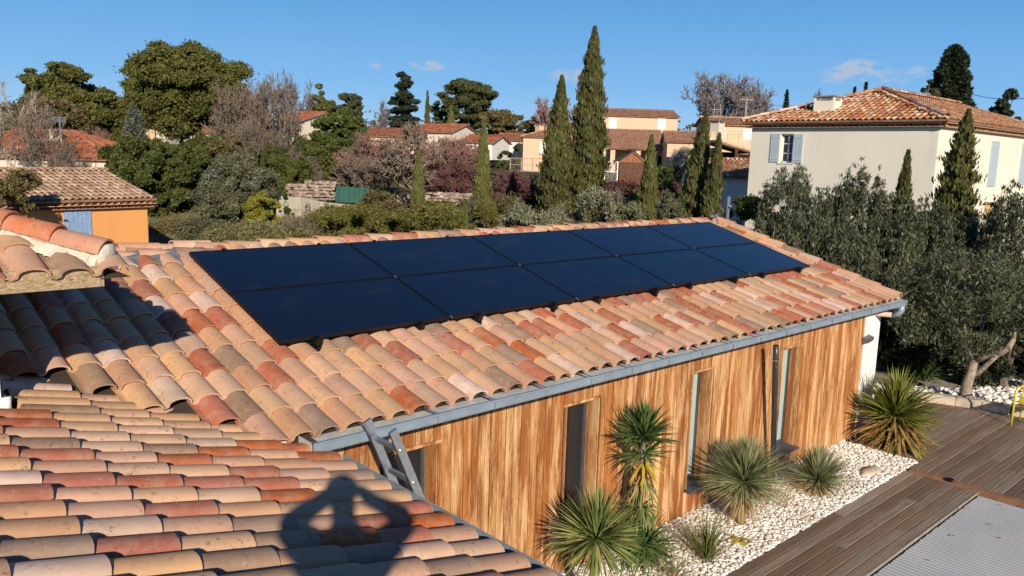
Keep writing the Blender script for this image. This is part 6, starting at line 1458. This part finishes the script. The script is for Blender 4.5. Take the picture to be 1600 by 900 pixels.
bush('long low burgundy hedge below the shed and white gate', 975, 50, 282, 150, M['redleaf'], 98, 24, 300, .15, cat='hedge', name='red_hedge', depth=1.)
bush('burgundy hedge right of the porch cypress', 1075, 50, 284, 60, M['redleaf'], 99, 14, 250, .15, cat='hedge', name='red_hedge')
bush('green clipped hedge in front of the peach wing', 1052, 56, 254, 60, M['laurel'], 100, 16, 320, .16, cat='hedge', name='green_hedge')
bush('pale grey olive shrub before the peach wing wall', 1068, 58, 230, 62, M['greyshrub'], 101, 14, 260, .15)
bush('round green bush before the small white far house', 790, 78, 232, 24, M['laurel'], 102, 8, 160, .2)
bush('dark shrub against the small white far house', 806, 77, 225, 18, M['oak'], 103, 8, 140, .2)
# planted hedge line seen above the annex ridge
for i, (px, d, top, w_, mt, lab, ls) in enumerate([
    (455, 30, 352, 90, 'drygrass', 'tall dry grassy shrub above the ridge at left', .16), (395, 33, 348, 90, 'drygrass', 'straw green weeds beside the grey green oak', .16),
    (515, 31, 322, 75, 'hedge_y', 'olive green bush below the graffiti wall', .12), (575, 29, 318, 80, 'hedge_y', 'olive green bush right of the graffiti wall', .12),
    (625, 28, 326, 60, 'hedge_y', 'low olive green bush left of the slim cypress', .12), (700, 27, 320, 75, 'hedge_y', 'yellowish green bush behind the short cypress', .12), (762, 27, 312, 50, 'hedge_y', 'green bush at the foot of the middle cypress', .12),
    (815, 26, 318, 75, 'hedge_g', 'silvery green shrub left of the tall cypress feet', .13), (868, 25, 326, 60, 'hedge_g', 'low silvery shrub in front of the second tallest cypress', .13), (935, 26, 292, 75, 'hedge_g', 'tall silvery shrub in front of the tallest cypress', .13),
    (985, 26, 312, 60, 'hedge_g', 'silvery shrub between the tallest and the porch cypress', .13), (1050, 26, 300, 60, 'greyoak', 'dark grey green shrub right of the porch cypress', .13), (430, 27, 362, 70, 'hedge_y', 'low weedy bush just above the ridge at left', .12)]):
    bush(lab, px, d, top, w_, M[mt], 110+i, 22, 420, ls, cat='shrub', group='shrubs beyond the annex ridge', depth=.9, aspect=.34, lu=.5 if mt in ('hedge_g', 'drygrass') else 0.)
for i, (px, d, top, w_) in enumerate([(470, 30, 325, 60), (900, 26, 318, 80), (960, 27, 290, 70)]):
    bare('twiggy_shrub', ('thin leafless stems above the dry shrubs at left', 'thin leafless stems at the foot of the tall cypresses', 'thin leafless stems below the white lattice gate')[i], px, d, top, w_, M['twig_grey'], 130+i, 5, stems=7, tw=.008, kids=(2, 3), cat='shrub')
for i, (px, d, top, w_, mt, lab) in enumerate([(258, 37, 345, 50, 'brownoak', 'low brown weeds at the foot of the holm oak'), (318, 36, 341, 80, 'greyoak', 'low grey green weeds on the rough field'), (355, 33, 352, 90, 'drygrass', 'low straw coloured weeds on the rough field'), (545, 33, 318, 70, 'hedge_y', 'dense olive green bush before the low capping wall'), (610, 33, 312, 80, 'brownoak', 'brown green bush under the pinkish bare tree'), (675, 31, 314, 90, 'hedge_y', 'green bush behind the slim light cypress'), (735, 31, 308, 70, 'greyoak', 'grey green bush left of the middle cypress'), (795, 31, 306, 80, 'brownoak', 'brown green bush below the rounded burgundy hedge'), (1000, 31, 296, 70, 'brownoak', 'brownish bush below the wooden shed')]):
    bush(lab, px, d, top, w_, M[mt], 400+i, 22, 380, .12, cat='shrub', group='shrubs beyond the annex ridge', depth=.8, aspect=.36)
# dry grass on the field, left
def grass_field():
    rs = np.random.RandomState(12); n = 60000; px = rs.uniform(225, 520, n); d = rs.uniform(31, 47, n); P = np.array([atd(a, 240, b_)[:2] for a, b_ in zip(px, d)]); z = np.interp(P@_fh, [a for a, _ in _dp], [b_ for _, b_ in _dp])
    h = rs.uniform(.08, .42, n)*(1+.6*np.sin(P[:, 0]*1.3)*np.sin(P[:, 1]*1.1)); w_ = rs.uniform(.015, .04, n); a = rs.uniform(0, 6.28, n); B = np.stack([P[:, 0], P[:, 1], z], 1); s = np.stack([np.cos(a)*w_, np.sin(a)*w_, 0*a], 1)
    T = B+np.stack([rs.normal(size=n)*.1, rs.normal(size=n)*.1, h], 1); V = np.stack([B-s, B+s, T], 1); o = npmesh('wild_grass', V, 3, M['drygrass']); tag(o, 'rough dry grass on the field behind the annex', 'grass', kind='stuff')
grass_field()
bush('olive yellow leafy shrub at the left edge before the orange cottage', 22, 24, 262, 70, M['brownoak'], 140, 22, 200, .13, depth=.6)
# hedge and olives on the right
bush('glossy green laurel hedge beyond the annex ridge end', 1182, 22.5, 303, 84, M['laurel'], 141, 30, 520, .10, cat='hedge', name='laurel_hedge', depth=1.)
def ol(px, d, top, W, seed, lab, **k):
    q = atd(px, 300, d); return olive(lab, float(q[0]), float(q[1]), zof(px, top, d), W, seed, **k)
ol(1232, 21, 268, 0.9, 201, 'first olive tree of the row, nearest the laurel hedge', per=170)
ol(1290, 20, 306, 0.9, 202, 'olive tree left of centre in the dense row', per=170)
ol(1345, 20, 262, 0.95, 203, 'tall olive tree before the blank cream wall', per=170)
ol(1395, 19.5, 316, 0.95, 204, 'olive tree in front of the small pointed cypress', per=170)
ol(1450, 19.5, 322, 1.0, 205, 'olive tree left of the shaggy cypress foot', per=170)
ol(1520, 19.5, 345, 0.8, 206, 'olive tree right of the shaggy cypress foot', per=140)
ol(1595, 18.5, 296, 0.84, 207, 'olive tree at the right picture edge', per=160)
ol(1262, 17.5, 335, 0.92, 208, 'lower olive shrub close to the roof edge, left', per=160, zb=.4)
ol(1330, 17, 362, 1.01, 209, 'lower olive shrub close to the roof edge, middle', per=160, zb=.4)
ol(1400, 18, 355, 1.01, 210, 'lower dense olive shrub above the gutter corner', per=160, zb=.4)
ol(1590, 17.5, 392, 0.92, 212, 'rounded olive tree right of the twisted trunk', per=170, zb=1.3)
# the olive with the visible twisted trunk
om = thing('olive_tree', 'foreground olive tree with twisted pale trunk rising from the white stones', 'olive tree', (16.28, 4.93, G-.03), group='olive trees and shrubs along the fence')
def oq(px, py, d): q = Vector(atd(px, py, d)); return tuple(q-Vector((16.28, 4.93, G-.03)))
dd = float(Fw@np.array([16.28, 4.93, G]))
m = MB(); m.tube([(0, 0, -.05), oq(1511, 600, dd), oq(1519, 578, dd-.05), oq(1522, 560, dd)], [.125, .095, .082, .085], 10); m.build('trunk', M['olive_bark'], om, True)
m = MB(); m.tube([oq(1521, 563, dd), oq(1542, 556, dd-.2), oq(1562, 551, dd-.4), oq(1576, 543, dd-.6), oq(1584, 530, dd-.6)], [.085, .065, .07, .06, .04], 8); m.tube([oq(1518, 588, dd), oq(1530, 581, dd-.1), oq(1546, 566, dd-.3), oq(1560, 553, dd-.4)], [.05, .05, .045, .04], 8)
m.tube([oq(1521, 565, dd), oq(1513, 550, dd+.1), oq(1505, 540, dd+.1), oq(1508, 520, dd), oq(1500, 480, dd)], [.075, .06, .05, .045, .02], 8); m.tube([oq(1521, 560, dd), oq(1528, 535, dd+.3), oq(1540, 490, dd+.3)], [.06, .04, .02], 8); m.tube([oq(1584, 530, dd-.6), oq(1588, 500, dd-.6)], [.04, .015], 7)
m.build('limbs', M['olive_bark'], om, True)
rs = np.random.RandomState(77); cs = []; rr = []
for i in range(190):
    px = rs.uniform(1395, 1625); cyy = 480+.0*px; hy = 62*math.sqrt(max(0, 1-((px-1510)/125)**2))+6; py = cyy+rs.uniform(-1.25, 1)*hy; q = oq(px, py, dd+rs.uniform(-1.1, 1.1)); cs.append(q); rr.append(rs.uniform(.13, .27))
leaves('crown', cs, rr, np.maximum(20, 130*(np.array(rr)/.2)**1.6).astype(int), .095, M['olive'], om, 7, aspect=.24, shell=.25, long_up=.5)
# dark shaded shrubs behind the white end wall
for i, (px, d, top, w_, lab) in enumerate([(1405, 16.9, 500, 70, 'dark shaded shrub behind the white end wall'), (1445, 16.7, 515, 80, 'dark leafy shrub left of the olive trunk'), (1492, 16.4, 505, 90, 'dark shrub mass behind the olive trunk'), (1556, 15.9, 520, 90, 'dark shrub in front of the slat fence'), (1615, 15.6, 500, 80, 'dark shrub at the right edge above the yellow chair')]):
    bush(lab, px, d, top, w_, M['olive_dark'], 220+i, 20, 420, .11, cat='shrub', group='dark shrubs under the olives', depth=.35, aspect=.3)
t = tuftz(1445, 592, 'strappy leaved plant at the edge of the white stones', (90, .6, 'yucca_g', 231, 20, 80, .03, 1.1), name='strappy_plant', cat='plant')
t = tuftz(1395, 575, 'second strappy leaved plant in shade behind the white wall', (90, .7, 'yucca_g', 232, 20, 80, .03, 1.1), name='strappy_plant', cat='plant')

# ------------------------------------------------------------------ photographer kneeling on the near roof (casts the shadow)
def _clothes():
    b = NB('dark_jacket_blue_jeans'); z = b.n('ShaderNodeSeparateXYZ', {0: b.pos()}).outputs[2]
    c = b.ramp(b.math('ADD', z, 1.5), [(0, (.06, .09, .17)), (.52, (.045, .05, .06))], 'CONSTANT'); sk = b.math('GREATER_THAN', z, -.028); jn = b.math('LESS_THAN', z, -.70)
    c = b.mix(sk, b.mix(jn, (.045, .055, .07), (.07, .11, .20)), (.52, .31, .22)); b.P(col=c, rough=.8); return b.m
M['cloth'] = _clothes()
def person():
    me = bpy.data.meshes.new('person'); f = Vector((_fh[0], _fh[1], 0)); r = Vector((f.y, -f.x, 0)); u = Vector((0, 0, 1))
    def P(a, b_, c_): return f*a+r*b_+u*c_
    zk = zF(-.2)+.10
    J = dict(pel=P(-.50, .08, -.70), sp1=P(-.48, .08, -.50), sp2=P(-.46, .08, -.30), chest=P(-.44, .08, -.17), neck=P(-.42, .06, -.02), hd0=P(-.41, .045, .06), hd1=P(-.41, .04, .15), hd2=P(-.43, .04, .21),
             nose=P(-.31, .03, .12),
             shl=P(-.43, -.09, -.13), ell=P(-.22, -.27, -.10), wrl=P(-.10, -.13, -.03), hal=P(-.065, -.10, .0),
             shr=P(-.43, .24, -.13), elr=P(-.20, .385, -.08), wrr=P(-.10, .14, -.02), har=P(-.065, .10, .0),
             hpl=P(-.50, -.02, -.76), knl=P(-.36, -.06, zk+.05), anl=P(-.78, -.06, zk+.12), tol=P(-.9, -.06, zk+.06), hpr=P(-.50, .18, -.76), knr=P(-.36, .22, zk+.05), anr=P(-.78, .22, zk+.12), tor=P(-.9, .22, zk+.06))
    R = dict(pel=.15, sp1=.135, sp2=.145, chest=.15, neck=.055, hd0=.08, hd1=.105, hd2=.085, nose=.016, shl=.085, ell=.075, wrl=.052, hal=.040, shr=.085, elr=.072, wrr=.048, har=.034, hpl=.095, knl=.065, anl=.045, tol=.035, hpr=.095, knr=.065, anr=.045, tor=.035)
    E_ = [('pel', 'sp1'), ('sp1', 'sp2'), ('sp2', 'chest'), ('chest', 'neck'), ('neck', 'hd0'), ('hd0', 'hd1'), ('hd1', 'hd2'), ('hd1', 'nose'), ('chest', 'shl'), ('shl', 'ell'), ('ell', 'wrl'), ('wrl', 'hal'), ('chest', 'shr'), ('shr', 'elr'), ('elr', 'wrr'), ('wrr', 'har'), ('pel', 'hpl'), ('hpl', 'knl'), ('knl', 'anl'), ('anl', 'tol'), ('pel', 'hpr'), ('hpr', 'knr'), ('knr', 'anr'), ('anr', 'tor')]
    for s, h in ((-1, 'l'), (1, 'r')):      # five fingers round the phone edge
        for k in range(4):
            a, b_ = f'f{h}{k}a', f'f{h}{k}b'; J[a] = P(-.045, s*.097, -.03+k*.022); J[b_] = P(-.024, s*(.088-.004*k), -.03+k*.022); R[a] = .010; R[b_] = .008; E_ += [('ha'+h, a), (a, b_)]
        J['t'+h] = P(-.055, s*.065, -.02); R['t'+h] = .010; E_.append(('ha'+h, 't'+h))
    ks = list(J); me.from_pydata([J[k] for k in ks], [(ks.index(a), ks.index(b_)) for a, b_ in E_], []); me.update()
    o = link('person', me); md = o.modifiers.new('skin', 'SKIN'); me.materials.append(M['cloth'])
    for i, k in enumerate(ks): me.skin_vertices[0].data[i].radius = (R[k], R[k])
    me.skin_vertices[0].data[0].use_root = True; md.use_smooth_shade = True; o.modifiers.new('sub', 'SUBSURF').levels = 1
    tag(o, 'person in dark clothes kneeling on the near roof, holding up a phone', 'person')
    hb = MB(); hc = P(-.425, .04, .155); rings = []
    for i in range(6):
        e_ = math.pi/2*i/5*.98; rings.append([hc+Vector((math.cos(a)*math.cos(e_)*.112, math.sin(a)*math.cos(e_)*.112, math.sin(e_)*.125+.0)) for a in np.linspace(0, 2*math.pi, 15)[:-1]])
    hb.add([p for q in rings for p in q], [(i*14+k, i*14+(k+1) % 14, i*14+14+(k+1) % 14, i*14+14+k) for i in range(5) for k in range(14)]+[tuple(range(70, 84))]); hb.build('hair', M['hair'], o, True)
    m = MB(); c_ = P(-.032, 0, .004); m.obox(c_, r*.078, f*.0045, u*.036); tag(m.build('phone', M['black']), 'black phone held sideways in both hands', 'phone')
person()
